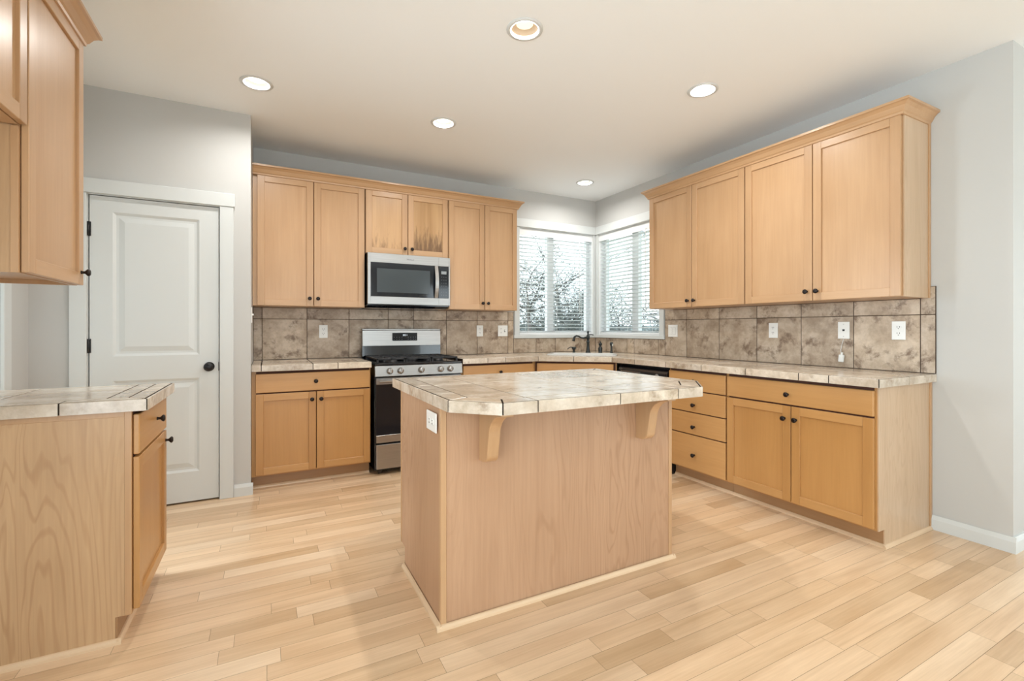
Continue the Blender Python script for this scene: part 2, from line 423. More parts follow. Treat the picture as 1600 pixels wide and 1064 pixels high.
# back wall with window opening
def wall_x(mb, xa, xb, y0, y1, holes, z1=ZC):   # wall running along x, holes (x0,x1,z0,z1)
    xs = sorted({xa, xb} | {h[0] for h in holes} | {h[1] for h in holes})
    for a, b in zip(xs, xs[1:]):
        hs = [h for h in holes if h[0] <= a+1e-6 and h[1] >= b-1e-6]
        if not hs: mb.box(a, b, y0, y1, 0, z1)
        else:
            h = hs[0]
            if h[2] > 0.001: mb.box(a, b, y0, y1, 0, h[2])
            if h[3] < z1: mb.box(a, b, y0, y1, h[3], z1)
def wall_y(mb, ya, yb, x0, x1, holes, z1=ZC):
    ys = sorted({ya, yb} | {h[0] for h in holes} | {h[1] for h in holes})
    for a, b in zip(ys, ys[1:]):
        hs = [h for h in holes if h[0] <= a+1e-6 and h[1] >= b-1e-6]
        if not hs: mb.box(x0, x1, a, b, 0, z1)
        else:
            h = hs[0]
            if h[2] > 0.001: mb.box(x0, x1, a, b, 0, h[2])
            if h[3] < z1: mb.box(x0, x1, a, b, h[3], z1)
mb = MB(); wall_x(mb, -1.285, XR+T, YB, YB+T, [(2.475, 3.490, WZ0, WZ1)]); struct('wall_back', mb, 'wall')
mb = MB(); wall_y(mb, 0.965, YB, XR, XR+T, [(3.50, 4.49, WZ0, WZ1)]); struct('wall_right', mb, 'wall')
mb = MB(); mb.box(XR+T, 7.6, 0.965, 0.965+T, 0, ZC); struct('wall_great_room', mb, 'wall')
mb = MB(); wall_y(mb, -3.6, 0.965, 7.6, 7.6+T, [(-2.9, 0.1, 0.08, 2.35)]); struct('wall_far_right', mb, 'wall')
mb = MB(); wall_x(mb, -1.2, 7.6+T, -3.6-T, -3.6, [(-0.3, 2.3, 0.3, 2.4), (3.7, 6.3, 0.3, 2.4)]); struct('wall_rear', mb, 'wall')
mb = MB(); wall_y(mb, -3.6, 2.865, -1.23, -1.08, [(-1.5, 0.7, 0.3, 2.4)]); struct('wall_left', mb, 'wall')
# pantry wall (with door opening) and its return beside the cabinets
mb = MB()
wall_x(mb, -1.285, -0.106, YD, YD+0.12, [(-1.012, -0.295, 0, 2.06)])
mb.box(-0.256, -0.106, YD+0.12, YB-.0, 0, ZC)
struct('wall_pantry', mb, 'wall')
mb = MB(); wall_y(mb, 2.865, YD, -1.40, -1.285, [(2.865, 3.53, 0, 2.05)]); mb.box(-1.40, -1.23, 2.75, 2.865, 0, ZC)
mb.box(-1.40, -1.285, YD, YD+0.12, 0, ZC)
struct('wall_hall', mb, 'wall')
mb = MB(); wall_y(mb, 2.0, 5.6, -3.6, -3.45, [(3.5, 5.1, 0.35, 2.35)]); mb.box(-3.45, -1.40, 5.45, 5.6, 0, ZC); mb.box(-3.45, -1.40, 2.0, 2.15, 0, ZC)
struct('wall_hall_outer', mb, 'wall')
mb = MB(); mb.box(-1.40, -1.285, YD+0.12, 5.45, 0, ZC); struct('wall_pantry_side', mb, 'wall')

# ------------------------------------------------------------------ trims and baseboards
def baseprof(mb, x0, x1, yf, side=-1, h=0.085, t=0.014):   # along x, wall face at yf, protrudes side*t
    pts = [(yf, 0.0), (yf+side*t, 0.0), (yf+side*t, h*0.72), (yf+side*t*0.45, h), (yf, h)]
    mb.prism(pts, 0, x0, x1)
def baseprofy(mb, y0, y1, xf, side=-1, h=0.085, t=0.014):
    pts = [(xf, 0.0), (xf+side*t, 0.0), (xf+side*t, h*0.72), (xf+side*t*0.45, h), (xf, h)]
    mb.prism(pts, 1, y0, y1)
mb = MB(); baseprofy(mb, 0.951, 1.309, XR); struct('baseboard_right', mb, 'white')
mb = MB(); baseprof(mb, XR-0.0, 7.6, 0.965); struct('baseboard_great_room', mb, 'white')
mb = MB(); baseprof(mb, -0.211, -0.092, YD); struct('baseboard_pantry', mb, 'white')
mb = MB(); baseprof(mb, -1.285, -1.098, YD); struct('baseboard_hall', mb, 'white')
# pantry door casing
mb = MB()
mb.box(-0.297, -0.213, YD-0.018, YD, 0, 2.062, 0, 0.003)
mb.box(-1.096, -1.012, YD-0.018, YD, 0, 2.062, 0, 0.003)
mb.box(-1.105, -0.204, YD-0.024, YD, 2.062, 2.155, 0, 0.003)
mb.box(-0.299, -0.295, YD-0.0, YD+0.12, 0, 2.06); mb.box(-1.012, -1.008, YD, YD+0.12, 0, 2.06); mb.box(-1.008, -0.299, YD, YD+0.12, 2.057, 2.06)
struct('trim_1', mb, 'white')
# casing of the hall doorway at the far left
mb = MB(); mb.box(-1.285, -1.267, 3.53, 3.615, 0, 2.05, 0, 0.003); mb.box(-1.285, -1.267, 2.87, 3.615, 2.05, 2.14, 0, 0.003)
struct('trim_2', mb, 'white')
# window casings: corner windows share a sill and a head band
mb = MB()
mb.box(2.412, 2.475, YB-0.016, YB, WZ0-0.002, WZ1, 0, 0.002)
mb.box(2.40, XR, YB-0.026, YB, 1.093, WZ0, 0, 0.003)
mb.box(3.490, XR, YB-0.014, YB, WZ0, WZ1)
mb.box(2.33, XR, YB-0.030, YB, WZ1, 2.345, 0, 0.002)
mb.box(2.33, XR, YB-0.020, YB, 2.345, 2.425, 0, 0.003)
struct('trim_3', mb, 'white')
mb = MB()
mb.box(XR-0.016, XR, 3.437, 3.50, WZ0-0.002, WZ1, 0, 0.002)
mb.box(XR-0.026, XR, 3.425, YB-0.026, 1.093, WZ0, 0, 0.003)
mb.box(XR-0.014, XR, 4.49, YB-0.026, WZ0, WZ1)
mb.box(XR-0.030, XR, 3.33, YB-0.03, WZ1, 2.345, 0, 0.002)
mb.box(XR-0.020, XR, 3.33, YB-0.02, 2.345, 2.425, 0, 0.003)
struct('trim_4', mb, 'white')

# pantry door: two raised panels
d = thing('door_1', None, None, (-0.655, YD+0.02, 0)); d['kind'] = 'structure'
mb = MB(); X0, X1 = -0.347, 0.352
Y0 = -0.014
def frame_panel(mb, x0, x1, z0, z1):
    # sloped moulding ring going in, flat ring, raised centre
    r = [((x0,z0,x1,z1), Y0), ((x0+.016,z0+.016,x1-.016,z1-.016), Y0+.011), ((x0+.03,z0+.03,x1-.03,z1-.03), Y0+.011), ((x0+.062,z0+.062,x1-.062,z1-.062), Y0+.002)]
    def c(q, y): a, b_, e, f_ = q; return [(a,y,b_),(e,y,b_),(e,y,f_),(a,y,f_)]
    for (q0, ya), (q1, yb) in zip(r, r[1:]):
        A, B = c(q0, ya), c(q1, yb)
        for i in range(4): j = (i+1) % 4; mb.poly([A[i], A[j], B[j], B[i]])
    mb.poly(c(*r[-1]))
px0, px1 = X0+0.115, X1-0.115
zs = [(0.215, 0.86), (1.02, 1.955)]
# face stiles and rails
def fq(x0, x1, z0, z1): mb.poly([(x0,Y0,z0),(x1,Y0,z0),(x1,Y0,z1),(x0,Y0,z1)])
fq(X0, px0, .012, 2.052); fq(px1, X1, .012, 2.052)
fq(px0, px1, .012, zs[0][0]); fq(px0, px1, zs[0][1], zs[1][0]); fq(px0, px1, zs[1][1], 2.052)
for z0, z1 in zs: frame_panel(mb, px0, px1, z0, z1)
mb.box(X0, X1, Y0+0.0125, Y0+0.035, .012, 2.052)
mb.poly([(X0,Y0,.012),(X0,Y0,2.052),(X0,Y0+.02,2.052),(X0,Y0+.02,.012)]); mb.poly([(X1,Y0,.012),(X1,Y0+.02,.012),(X1,Y0+.02,2.052),(X1,Y0,2.052)])
mb.poly([(X0,Y0,2.052),(X1,Y0,2.052),(X1,Y0+.02,2.052),(X0,Y0+.02,2.052)]); mb.poly([(X0,Y0,.012),(X0,Y0+.02,.012),(X1,Y0+.02,.012),(X1,Y0,.012)])
mb.build('door_leaf', 'white', d)
mb = MB(); mb.lathe([(.032,0),(.032,.006),(.012,.010),(.012,.030),(.026,.040),(.030,.052),(.024,.064),(.006,.068)], axis='-y', n=24)
mb.build('door_knob', 'blackm', d, (-0.360+0.655, Y0, 0.935))
for z in (1.836, 1.09, 0.25):
    mb = MB(); mb.lathe([(.007,-.045),(.007,.045)], n=10); mb.box(-.002, .012, .0, .004, -.045, .045)
    mb.build('hinge', 'blackm', d, (X0-0.004, Y0-0.006, z))
mb = MB(); mb.box(-.003, .003, 0, .012, -.03, .03); mb.build('strike_plate', 'blackm', d, (X1+0.0005, Y0-.002, 0.935))

# ------------------------------------------------------------------ windows and blinds
def window(name, loc, rot, w, z0, z1, mull):
    o = thing(name, None, None, loc, rot); o['kind'] = 'structure'
    f = 0.045; ya, yb = 0.075, 0.125
    mb = MB()
    mb.box(0, w, ya, yb, z0, z0+f, 0, .003); mb.box(0, w, ya, yb, z1-f, z1, 0, .003)
    mb.box(0, f, ya, yb, z0+f, z1-f, 0, .003); mb.box(w-f, w, ya, yb, z0+f, z1-f, 0, .003)
    for a, b in mull: mb.box(a, b, ya-.005, yb, z0+f, z1-f, 0, .003)
    # jamb liner
    mb.box(0, .006, .001, ya, z0, z1); mb.box(w-.006, w, .001, ya, z0, z1); mb.box(.006, w-.006, .001, ya, z0, z0+.006); mb.box(.006, w-.006, .001, ya, z1-.006, z1)
    mb.build('window_frame', 'vinyl', o)
    e = [f] + [q for ab in mull for q in ab] + [w-f]
    for a, b in zip(e[0::2], e[1::2]):
        mb = MB(); mb.box(a-.004, b+.004, .098, .102, z0+f-.004, z1-f+.004); mb.build('pane', 'glass', o)
    return o
window('window_1', (2.475, YB, 0), 0, 1.015, WZ0, WZ1, [(0.41, 0.50)])
window('window_2', (XR, 4.49, 0), -90, 0.99, WZ0, WZ1, [(0.50, 0.60)])
window('window_3', (2.3, -3.6, 0), 180, 2.6, 0.3, 2.4, [(0.84, 0.90), (1.70, 1.76)])
window('window_4', (6.3, -3.6, 0), 180, 2.6, 0.3, 2.4, [(0.84, 0.90), (1.70, 1.76)])
window('window_5', (7.6, 0.1, 0), -90, 3.0, 0.08, 2.35, [(1.46, 1.54)])
window('added_window', (-1.08, -1.5, 0), 90, 2.2, 0.3, 2.4, [(1.07, 1.13)])  # unseen window added to hold the left fill lamp
window('window_6', (-3.45, 3.5, 0), 90, 1.6, 0.35, 2.35, [(0.76, 0.84)])

def blind(label, loc, rot, w, tilt, z0, z1):
    o = thing('window_blind', label, 'blind', loc, rot)
    mb = MB(); mb.box(.008, w-.008, .012, .060, z1-.045, z1-.009, 0, .003); mb.build('headrail', 'vinyl', o)
    mb = MB(); mb.box(.007, w-.007, .002, .010, z1-.085, z1-.009, 0, .002); mb.build('valance', 'vinyl', o)
    mb = MB(); n = 26; zt = z1-.100; zb = z0+.040; hw = .0245; c, s_ = math.cos(tilt), math.sin(tilt)
    for i in range(n):
        zc = zt + (zb-zt)*i/(n-1); yc = .038
        prof = []
        for k in range(5):
            u = -hw + 2*hw*k/4; h = .0022*(1-(u/hw)**2)
            prof.append((yc+u*c - h*s_, zc + u*s_ + h*c))
        prof2 = [(p[0]+.0024*s_, p[1]-.0024*c) for p in prof]
        mb.prism(prof+prof2[::-1], 0, .010, w-.010)
    mb.build('slats', 'slat', o)
    mb = MB(); mb.box(.010, w-.010, .018, .058, z0+.008, z0+.026, 0, .003); mb.build('bottom_rail', 'vinyl', o)
    for xx in (.12, w*.5, w-.12):
        mb = MB(); mb.box(xx-.0012, xx+.0012, .0115, .0135, z0+.02, z1-.05); mb.box(xx-.0012, xx+.0012, .0625, .0645, z0+.02, z1-.05); mb.build('ladder_cord', 'cord', o)
    mb = MB(); xx = w-.20; mb.tube([(xx, -.004, z1-.07), (xx, -.006, z1-.20), (xx+.004, -.006, z0+.25)], .004, 8); mb.build('tilt_wand', 'cord', o)
    return o
blind('open white slatted blind in the left corner window, facing the room beside the range wall', (2.475, YB, 0), 0, 1.015, math.radians(-5), WZ0, WZ1)
blind('white slatted blind in the right corner window, next to the long row of wall cabinets', (XR, 4.49, 0), -90, 0.99, math.radians(-11), WZ0, WZ1)

# ------------------------------------------------------------------ hardware prototypes
def knob_mesh():
    mb = MB(); mb.lathe([(.008,0),(.006,.004),(.0055,.012),(.012,.018),(.0155,.022),(.0155,.026),(.011,.030),(.004,.031)], axis='-y', n=18)
    me = bpy.data.meshes.new('knob'); mb.bm.to_mesh(me); mb.bm.free(); me.materials.append(M['bronze']); return me
KNOB = knob_mesh()
def knob(parent, x, y, z):
    o = bpy.data.objects.new('knob', KNOB); COL.objects.link(o); o.parent = parent; o.location = (x, y, z); return o

def shaker(x0, x1, z0, z1, yb, t=0.02, fr=0.052):
    mb = MB(); b = .0018; yf = yb-t
    mb.box(x0, x0+fr, yf, yb, z0, z1, 0, b); mb.box(x1-fr, x1, yf, yb, z0, z1, 0, b)
    mb.box(x0+fr-.0005, x1-fr+.0005, yf+.0002, yb, z0, z0+fr, 1, b); mb.box(x0+fr-.0005, x1-fr+.0005, yf+.0002, yb, z1-fr, z1, 1, b)
    mb.box(x0+fr-.004, x1-fr+.004, yf+.011, yb-.002, z0+fr-.004, z1-fr+.004, 2)
    return mb
G = .0055
def cabinet(name, label, cat, loc, rot, w, d, z0, z1, fronts, group=None, low=True, end_left=False, end_right=False, toe=True, panel='panel', woods=None, back_strip=True):
    o = thing(name, label, cat, loc, rot, group)
    V, H = (('wood_shade', 'wood_shade_h') if low else ('wood_v', 'wood_h'))
    base = low and toe
    tk = 0.07
    mb = MB()
    if base:
        pts = [(0, 0), (-d+tk, 0), (-d+tk, .1), (-d, .1), (-d, z1), (0, z1)]
        mb.prism(pts, 0, 0, w, 0)
    else: mb.box(0, w, -d, 0, z0, z1)
    mb.build('carcass', V, o)
    zb = .1 if base else z0
    # dark sheet painting the shade in the gaps between fronts
    mb = MB(); mb.box(min(f[1] for f in fronts)+.006, max(f[2] for f in fronts)-.006, -d-.0012, -d+.001, zb+.014, z1-.006); mb.build('gap_shade', 'in', o)
    if base:
        mb = MB(); mb.box(0, w, -d+tk-.006, -d+tk-.0002, 0, .0985); mb.build('toe_kick', 'toe', o)
        mb = MB(); mb.prism([(-d+tk-.0065, .0), (-d+tk-.020, .0), (-d+tk-.018, .008), (-d+tk-.011, .017), (-d+tk-.0065, .019)], 0, -.012 if end_left else 0, w+(.012 if end_right else 0)); mb.build('shoe_moulding', 'shoe', o)
    for side, on in (('l', end_left), ('r', end_right)):
        if not on: continue
        xo = 0 if side == 'l' else w; sg = -1 if side == 'l' else 1
        a, b_ = xo, xo+sg*.006
        mb = MB()
        if base: mb.prism([(0, 0), (-d+tk-.006, 0), (-d+tk-.006, .1), (-d, .1), (-d, z1), (0, z1)], 0, a, b_)
        else: mb.box(a, b_, -d, 0, z0, z1)
        mb.build('end_panel', panel, o)
        if back_strip:
            mb = MB(); mb.box(b_, b_+sg*.007, -.022, 0, 0.02 if base else z0, z1, 0, .001); mb.build('scribe_strip', 'wood_v', o)
        if base:
            mb = MB(); mb.prism([(b_, 0), (b_+sg*.014, 0), (b_+sg*.012, .009), (b_+sg*.005, .017), (b_, .019)], 1, -d+tk-.02, 0); mb.build('shoe_moulding', M['shoe_d'] if 'shoe_d' in M else 'shoe', o)
    for f in fronts:
        kind, x0, x1, a0, a1, ks = f[:6]
        if kind == 'door':
            pm = f[6] if len(f) > 6 else V
            dr = shaker(x0+G/2, x1-G/2, a0, a1, -d-.002).build('door', [V, H, pm], o)
            if len(f) > 7: dr['label'] = f[7]
        else:
            mb = MB(); mb.box(x0+G/2, x1-G/2, -d-.022, -d-.002, a0, a1, 0, .003); dr = mb.build('drawer', H, o)
        for kx, kz in ks: knob(dr, kx, -d-.022, kz)
    return o
M['shoe_d'] = wood('shoe_wood_depth', 1, (0.80, 0.60, 0.40), (0.68, 0.47, 0.28))

ZU0, ZU1, UD = 1.385, 2.44, 0.308
BW = 0.604
BZ1 = 0.884
# back wall cabinets (origin x0, on wall)
def dz(z0=ZU0, z1=ZU1): return z0+.002, z1-.012
x0 = -0.104
cabinet('wall_cabinet', 'tall double-door maple wall cabinet at the left end, next to the white pantry wall', 'cabinet', (x0, YB-.002, 0), 0, 0.862, UD, ZU0, ZU1,
        [('door', .030, .447, *dz(), [(.415, 1.45)]), ('door', .447, .860, *dz(), [(.479, 1.45)])], low=False)
cabinet('wall_cabinet', 'short maple wall cabinet with water-stained doors above the microwave', 'cabinet', (0.762, YB-.002, 0), 0, 0.764, UD, 1.868, ZU1,
        [('door', .001, .376, 1.870, 2.428, [(.345, 1.925)], 'wood_st', 'door with worn lightly streaked panel'), ('door', .376, .762, 1.870, 2.428, [(.410, 1.925)], 'wood_st2', 'door with dark water stains on its panel')], low=False)
cabinet('wall_cabinet', 'double-door maple wall cabinet between the microwave and the left window', 'cabinet', (1.530, YB-.002, 0), 0, 0.745, UD, ZU0, ZU1,
        [('door', .001, .378, *dz(), [(.350, 1.45)]), ('door', .378, .743, *dz(), [(.408, 1.45)])], low=False, end_right=True, back_strip=False)
# right wall cabinets
cabinet('wall_cabinet', 'two-door maple wall cabinet beside the right window, farther of the right wall pair', 'cabinet', (XR-.002, 3.312, 0), -90, 0.998, UD, ZU0, ZU1,
        [('door', .001, .499, *dz(), [(.466, 1.44)]), ('door', .499, .997, *dz(), [(.532, 1.44)])], low=False, end_left=True, back_strip=False)
cabinet('wall_cabinet', 'large two-door maple wall cabinet at the open near end of the right wall', 'cabinet', (XR-.002, 2.312, 0), -90, 0.986, UD, ZU0, ZU1,
        [('door', .001, .496, *dz(), [(.460, 1.447)]), ('door', .496, .985, *dz(), [(.528, 1.447)])], low=False, end_right=True)

def crown(label, loc, rot, w, d, miter_l, miter_r, z=ZU1):
    """profile swept along the front (and returned along exposed ends)"""
    prof = [(-.004, -.018), (.006, -.016), (.008, -.004), (.014, .002), (.026, .026), (.040, .040), (.050, .044), (.050, .058), (-.004, .058)]
    o = thing('crown_moulding', label, 'moulding', loc, rot)
    path = []
    if miter_l: path.append((0, 0, (-1, 0)))
    path.append((0, -d, (-1 if miter_l else 0, -1)))
    path.append((w, -d, (1 if miter_r else 0, -1)))
    if miter_r: path.append((w, 0, (1, 0)))
    mb = MB(); rings = []
    for px, py, (nx, ny) in path:
        rings.append([mb.bm.verts.new((px+nx*r, py+ny*r, z+h)) for r, h in prof])
    fs = []; n = len(prof)
    for A, B in zip(rings, rings[1:]):
        for k in range(n): fs.append(mb.bm.faces.new((A[k], A[(k+1) % n], B[(k+1) % n], B[k])))
    fs.append(mb.bm.faces.new(rings[0])); fs.append(mb.bm.faces.new(rings[-1][::-1]))
    bmesh.ops.recalc_face_normals(mb.bm, faces=fs)
    mb.build('moulding', 'wood_h', o)
    return o
crown('long maple crown moulding along the top of the back wall cabinets', (-0.104, YB-.002, 0), 0, 2.379+.006, UD+.023, False, True)
crown('maple crown moulding rising to a mitred corner on the right wall cabinets', (XR-.002, 3.318, 0), -90, 1.986+.012, UD+.023, True, True)

# base cabinets, back wall
DF = .863   # top of fronts
cabinet('base_cabinet', 'two-door maple base cabinet with one wide drawer, left of the range', 'cabinet', (-0.104, YB-.002, 0), 0, 0.856, BW, 0, BZ1,
        [('drawer', .024, .852, .722, DF, [(.438, .795)]), ('door', .024, .442, .112, .712, [(.410, .655)]), ('door', .442, .852, .112, .712, [(.476, .655)])])
cabinet('base_cabinet', 'maple base cabinet right of the range, mostly hidden behind the island', 'cabinet', (1.546, YB-.002, 0), 0, 0.77, BW, 0, BZ1,
        [('drawer', .012, .752, .722, DF, [(.385, .795)]), ('door', .012, .384, .112, .712, [(.350, .655)]), ('door', .384, .752, .112, .712, [(.418, .655)])])
# diagonal sink cabinet
ca, cb = Vector((2.325, 3.965)), Vector((2.925, 3.445))
dv = cb-ca; ang = math.degrees(math.atan2(dv.y, dv.x)); L = dv.length
o = thing('sink_cabinet', 'diagonal maple corner cabinet under the sink, mostly hidden behind the island', 'cabinet', (ca.x, ca.y, 0), ang)
mb = MB(); mb.box(0, L, 0, .02, .1, BZ1); mb.box(0, L, .07, .09, 0, .1); mb.build('carcass', 'wood_shade', o)
mb = MB(); mb.box(.012, L-.012, -.0012, .001, .11, BZ1-.006); mb.build('gap_shade', 'in', o)  # painted gap shade behind the sink fronts
mb = MB(); mb.box(.03, L-.03, -.022, -.002, .722, DF, 0, .003); mb.build('false_drawer_front', 'wood_shade_h', o)
for a, b_, k in ((.03, L/2, L/2-.03), (L/2, L-.03, L/2+.03)):
    dr = shaker(a+G/2, b_-G/2, .112, .712, -.002).build('door', ['wood_shade', 'wood_shade_h', 'wood_shade'], o); knob(dr, k, -.022, .655)
mb = MB(); mb.box(0, L, .064, .0698, 0, .0985); mb.build('toe_kick', 'toe', o)

# right wall base cabinets
cabinet('drawer_cabinet', 'maple base cabinet with a stack of four drawers, between dishwasher and two-door cabinet', 'cabinet', (XR-.002, 2.788, 0), -90, 0.541, BW, 0, BZ1,
        [('drawer', .004, .539, .722, DF, [(.27, .795)]), ('drawer', .004, .539, .556, .714, [(.262, .612)]), ('drawer', .004, .539, .384, .548, [(.262, .444)]), ('drawer', .004, .539, .112, .376, [(.262, .227)])])
cabinet('base_cabinet', 'two-door maple base cabinet with pale end panel, at the near end of the right wall', 'cabinet', (XR-.002, 2.245, 0), -90, 0.925, BW, 0, BZ1,
        [('drawer', .004, .918, .722, DF, [(.447, .785)]), ('door', .004, .466, .112, .712, [(.426, .632)]), ('door', .466, .918, .112, .712, [(.498, .632)])], end_right=True)

# dishwasher
o = thing('dishwasher', 'black dishwasher under the tiled worktop, left of the four-drawer cabinet', 'dishwasher', (XR-.002, 3.400, 0), -90)
mb = MB(); mb.box(.004, .606, -.58, -.02, .02, .87); mb.build('tub', 'blackm', o)
mb = MB(); mb.box(.006, .604, -.624, -.581, .11, .758, 0, .004); mb.build('door', 'black', o)
mb = MB(); mb.prism([(-.581, .762), (-.636, .762), (-.640, .79), (-.632, .825), (-.612, .862), (-.581, .862)], 0, .006, .604, bev=.002); cp = mb.build('control_panel', 'black', o)
mb = MB(); mb.lathe([(.020, 0), (.020, .003), (.015, .0035)], c=(.50, -.6395, .80), axis='-y', n=24); b = mb.build('emblem', 'sign', cp)
b.scale = (1, 1, 1)
mb = MB(); mb.box(.05, .30, -.642, -.637, .812, .816); mb.build('button_strip', 'sign', cp)
mb = MB(); mb.box(.006, .604, -.57, -.54, .0, .105); mb.build('toe_panel', 'black', o)

# ------------------------------------------------------------------ tiled worktops
def clip(poly, nx, ny, c):           # keep nx*x+ny*y <= c
    out = []
    for i in range(len(poly)):
        a, b = poly[i], poly[(i+1) % len(poly)]
        da, db = nx*a[0]+ny*a[1]-c, nx*b[0]+ny*b[1]-c
        if da <= 0: out.append(a)
        if (da < 0 < db) or (db < 0 < da):
            t = da/(da-db); out.append((a[0]+(b[0]-a[0])*t, a[1]+(b[1]-a[1])*t))
    return out
def area2(p): return sum(p[i][0]*p[(i+1) % len(p)][1]-p[(i+1) % len(p)][0]*p[i][1] for i in range(len(p)))/2
def inset(poly, ds):
    """poly CCW convex, ds per-edge inset (edge i from i to i+1)"""
    res = list(poly); n = len(poly)
    if not hasattr(ds, '__len__'): ds = [ds]*n
    for i in range(n):
        a, b = poly[i], poly[(i+1) % n]; ex, ey = b[0]-a[0], b[1]-a[1]; l = math.hypot(ex, ey)
        if l < 1e-9: continue
        nx, ny = ey/l, -ex/l          # outward normal
        res = clip(res, nx, ny, nx*a[0]+ny*a[1]-ds[i])
        if len(res) < 3: return []
    return res
def dedupe(p):
    o = []
    for a in p:
        if not o or math.hypot(a[0]-o[-1][0], a[1]-o[-1][1]) > 1e-4: o.append(a)
    if len(o) > 1 and math.hypot(o[0][0]-o[-1][0], o[0][1]-o[-1][1]) < 1e-4: o.pop()
    return o
def tile(mb, poly, z0, z1, gs=.0034, mi=0):
    p = dedupe(inset(poly, gs))
    if len(p) < 3 or area2(p) < 4e-5: return
    q = dedupe(inset(p, .0012))
    if len(q) != len(p):
        mb.prism(p, 2, z0, z1, mi); return
    A = [mb.bm.verts.new((*v, z0)) for v in p]; B = [mb.bm.verts.new((*v, z1-.0012)) for v in p]; C_ = [mb.bm.verts.new((*v, z1)) for v in q]
    n = len(p); fs = []
    # q may start at another corner: align
    best = min(range(n), key=lambda s_: sum(math.hypot(p[i][0]-q[(i+s_) % n][0], p[i][1]-q[(i+s_) % n][1]) for i in range(n)))
    C_ = C_[best:]+C_[:best]
    for i in range(n):
        j = (i+1) % n
        fs.append(mb.bm.faces.new((A[i], A[j], B[j], B[i]))); fs.append(mb.bm.faces.new((B[i], B[j], C_[j], C_[i])))
    fs.append(mb.bm.faces.new(C_)); fs.append(mb.bm.faces.new(A[::-1]))
    for f in fs: f.material_index = mi
def worktop(mb, poly, borders, xg, yg, bw=.10, zt=ZT, cuts=None, mg=None):
    """poly CCW; borders: set of edge indexes with nosing; xg, yg grid lines"""
    n = len(poly)
    ds = [bw if i in borders else 0 for i in range(n)]
    core = dedupe(inset(poly, ds))
    xs = [-99]+list(xg)+[99]; ys = [-99]+list(yg)+[99]
    for a, b in zip(xs, xs[1:]):
        for c, d_ in zip(ys, ys[1:]):
            p = clip(core, 1, 0, b); p = clip(p, -1, 0, -a) if p else p; p = clip(p, 0, 1, d_) if p else p; p = clip(p, 0, -1, -c) if p else p
            if len(p) >= 3: tile(mb, p, zt-.012, zt)
    # band slab = poly minus core, per border edge, split at cuts
    for i in borders:
        a, b = Vector(poly[i]), Vector(poly[(i+1) % n]); e = (b-a); l = e.length; e.normalize(); nn = Vector((e.y, -e.x))
        # region: inside poly, within bw of edge i, and nearer to edge i than to neighbouring borders
        reg = [tuple(v) for v in poly]
        reg = clip(reg, -nn.x, -nn.y, -(nn.dot(a)-bw))
        for j in ((i-1) % n, (i+1) % n):
            if j in borders:
                c = Vector(poly[j]); d_ = Vector(poly[(j+1) % n]); f = (d_-c).normalized(); mm = Vector((f.y, -f.x))
                # dist to edge i <= dist to edge j
                reg = clip(reg, mm.x-nn.x, mm.y-nn.y, mm.dot(c)-nn.dot(a))
        cs = [-99] + sorted(cuts.get(i, []) if cuts else []) + [99]
        nw = .013
        for s0, s1 in zip(cs, cs[1:]):
            p = clip(reg, e.x, e.y, e.dot(a)+s1); p = clip(p, -e.x, -e.y, -(e.dot(a)+s0)) if p else p
            if len(p) < 3: continue
            top = clip(p, nn.x, nn.y, nn.dot(a)-nw)           # flat border tile
            if len(top) >= 3: tile(mb, top, zt-.012, zt)
            nose = clip(p, -nn.x, -nn.y, -(nn.dot(a)-nw))     # edge tile
            if len(nose) >= 3: tile(mb, nose, zt-.046, zt-.0012, gs=.0026)
    g = dedupe(inset(poly, [.0045 if i in borders else 0.0005 for i in range(n)]))
    (mg or mb).prism(g, 2, zt-.044, zt-.0016, 1)

# island worktop
o = None
IX0, IX1, IY0, IY1 = .600, 1.985, 1.510, 2.555
poly = [(.755, IY0), (1.80, IY0), (IX1, 1.70), (IX1, IY1), (IX0, IY1), (IX0, 1.670)]
mb = MB(); worktop(mb, poly, {0, 1, 2, 3, 4, 5}, [.898, 1.31, 1.72], [1.765, 2.13], bw=.098,
    cuts={0: [.150, .550, .885], 1: [], 2: [.10, .46], 3: [.30, .65, 1.0], 4: [.40, .70], 5: []})
tag(recentre(mb.build('worktop', ['ctile', 'groutd'])), 'stone-tiled island worktop with clipped corners in the middle of the room', 'worktop')
# buffet worktop (left)
poly = [(-1.08, 2.250), (-.408, 2.250), (-.408, 2.848), (-1.08, 2.848)]
mb = MB(); worktop(mb, poly, {0, 1}, [-.90, -.55], [2.62], bw=.075, cuts={0: [.06, .412], 1: [.28]})
tag(recentre(mb.build('worktop', ['ctile', 'groutd'])), 'small stone-tiled worktop at the far left foreground on the buffet cabinet', 'worktop')
# left of range
poly = [(-.106, 3.895), (.754, 3.895), (.754, YB), (-.106, YB)]
mb = MB(); worktop(mb, poly, {0}, [-.040, .312, .665], [4.29], bw=.075, cuts={0: [.066, .418, .60]})
tag(recentre(mb.build('worktop', ['ctile', 'groutd'])), 'short stone-tiled worktop between pantry wall and range', 'worktop')
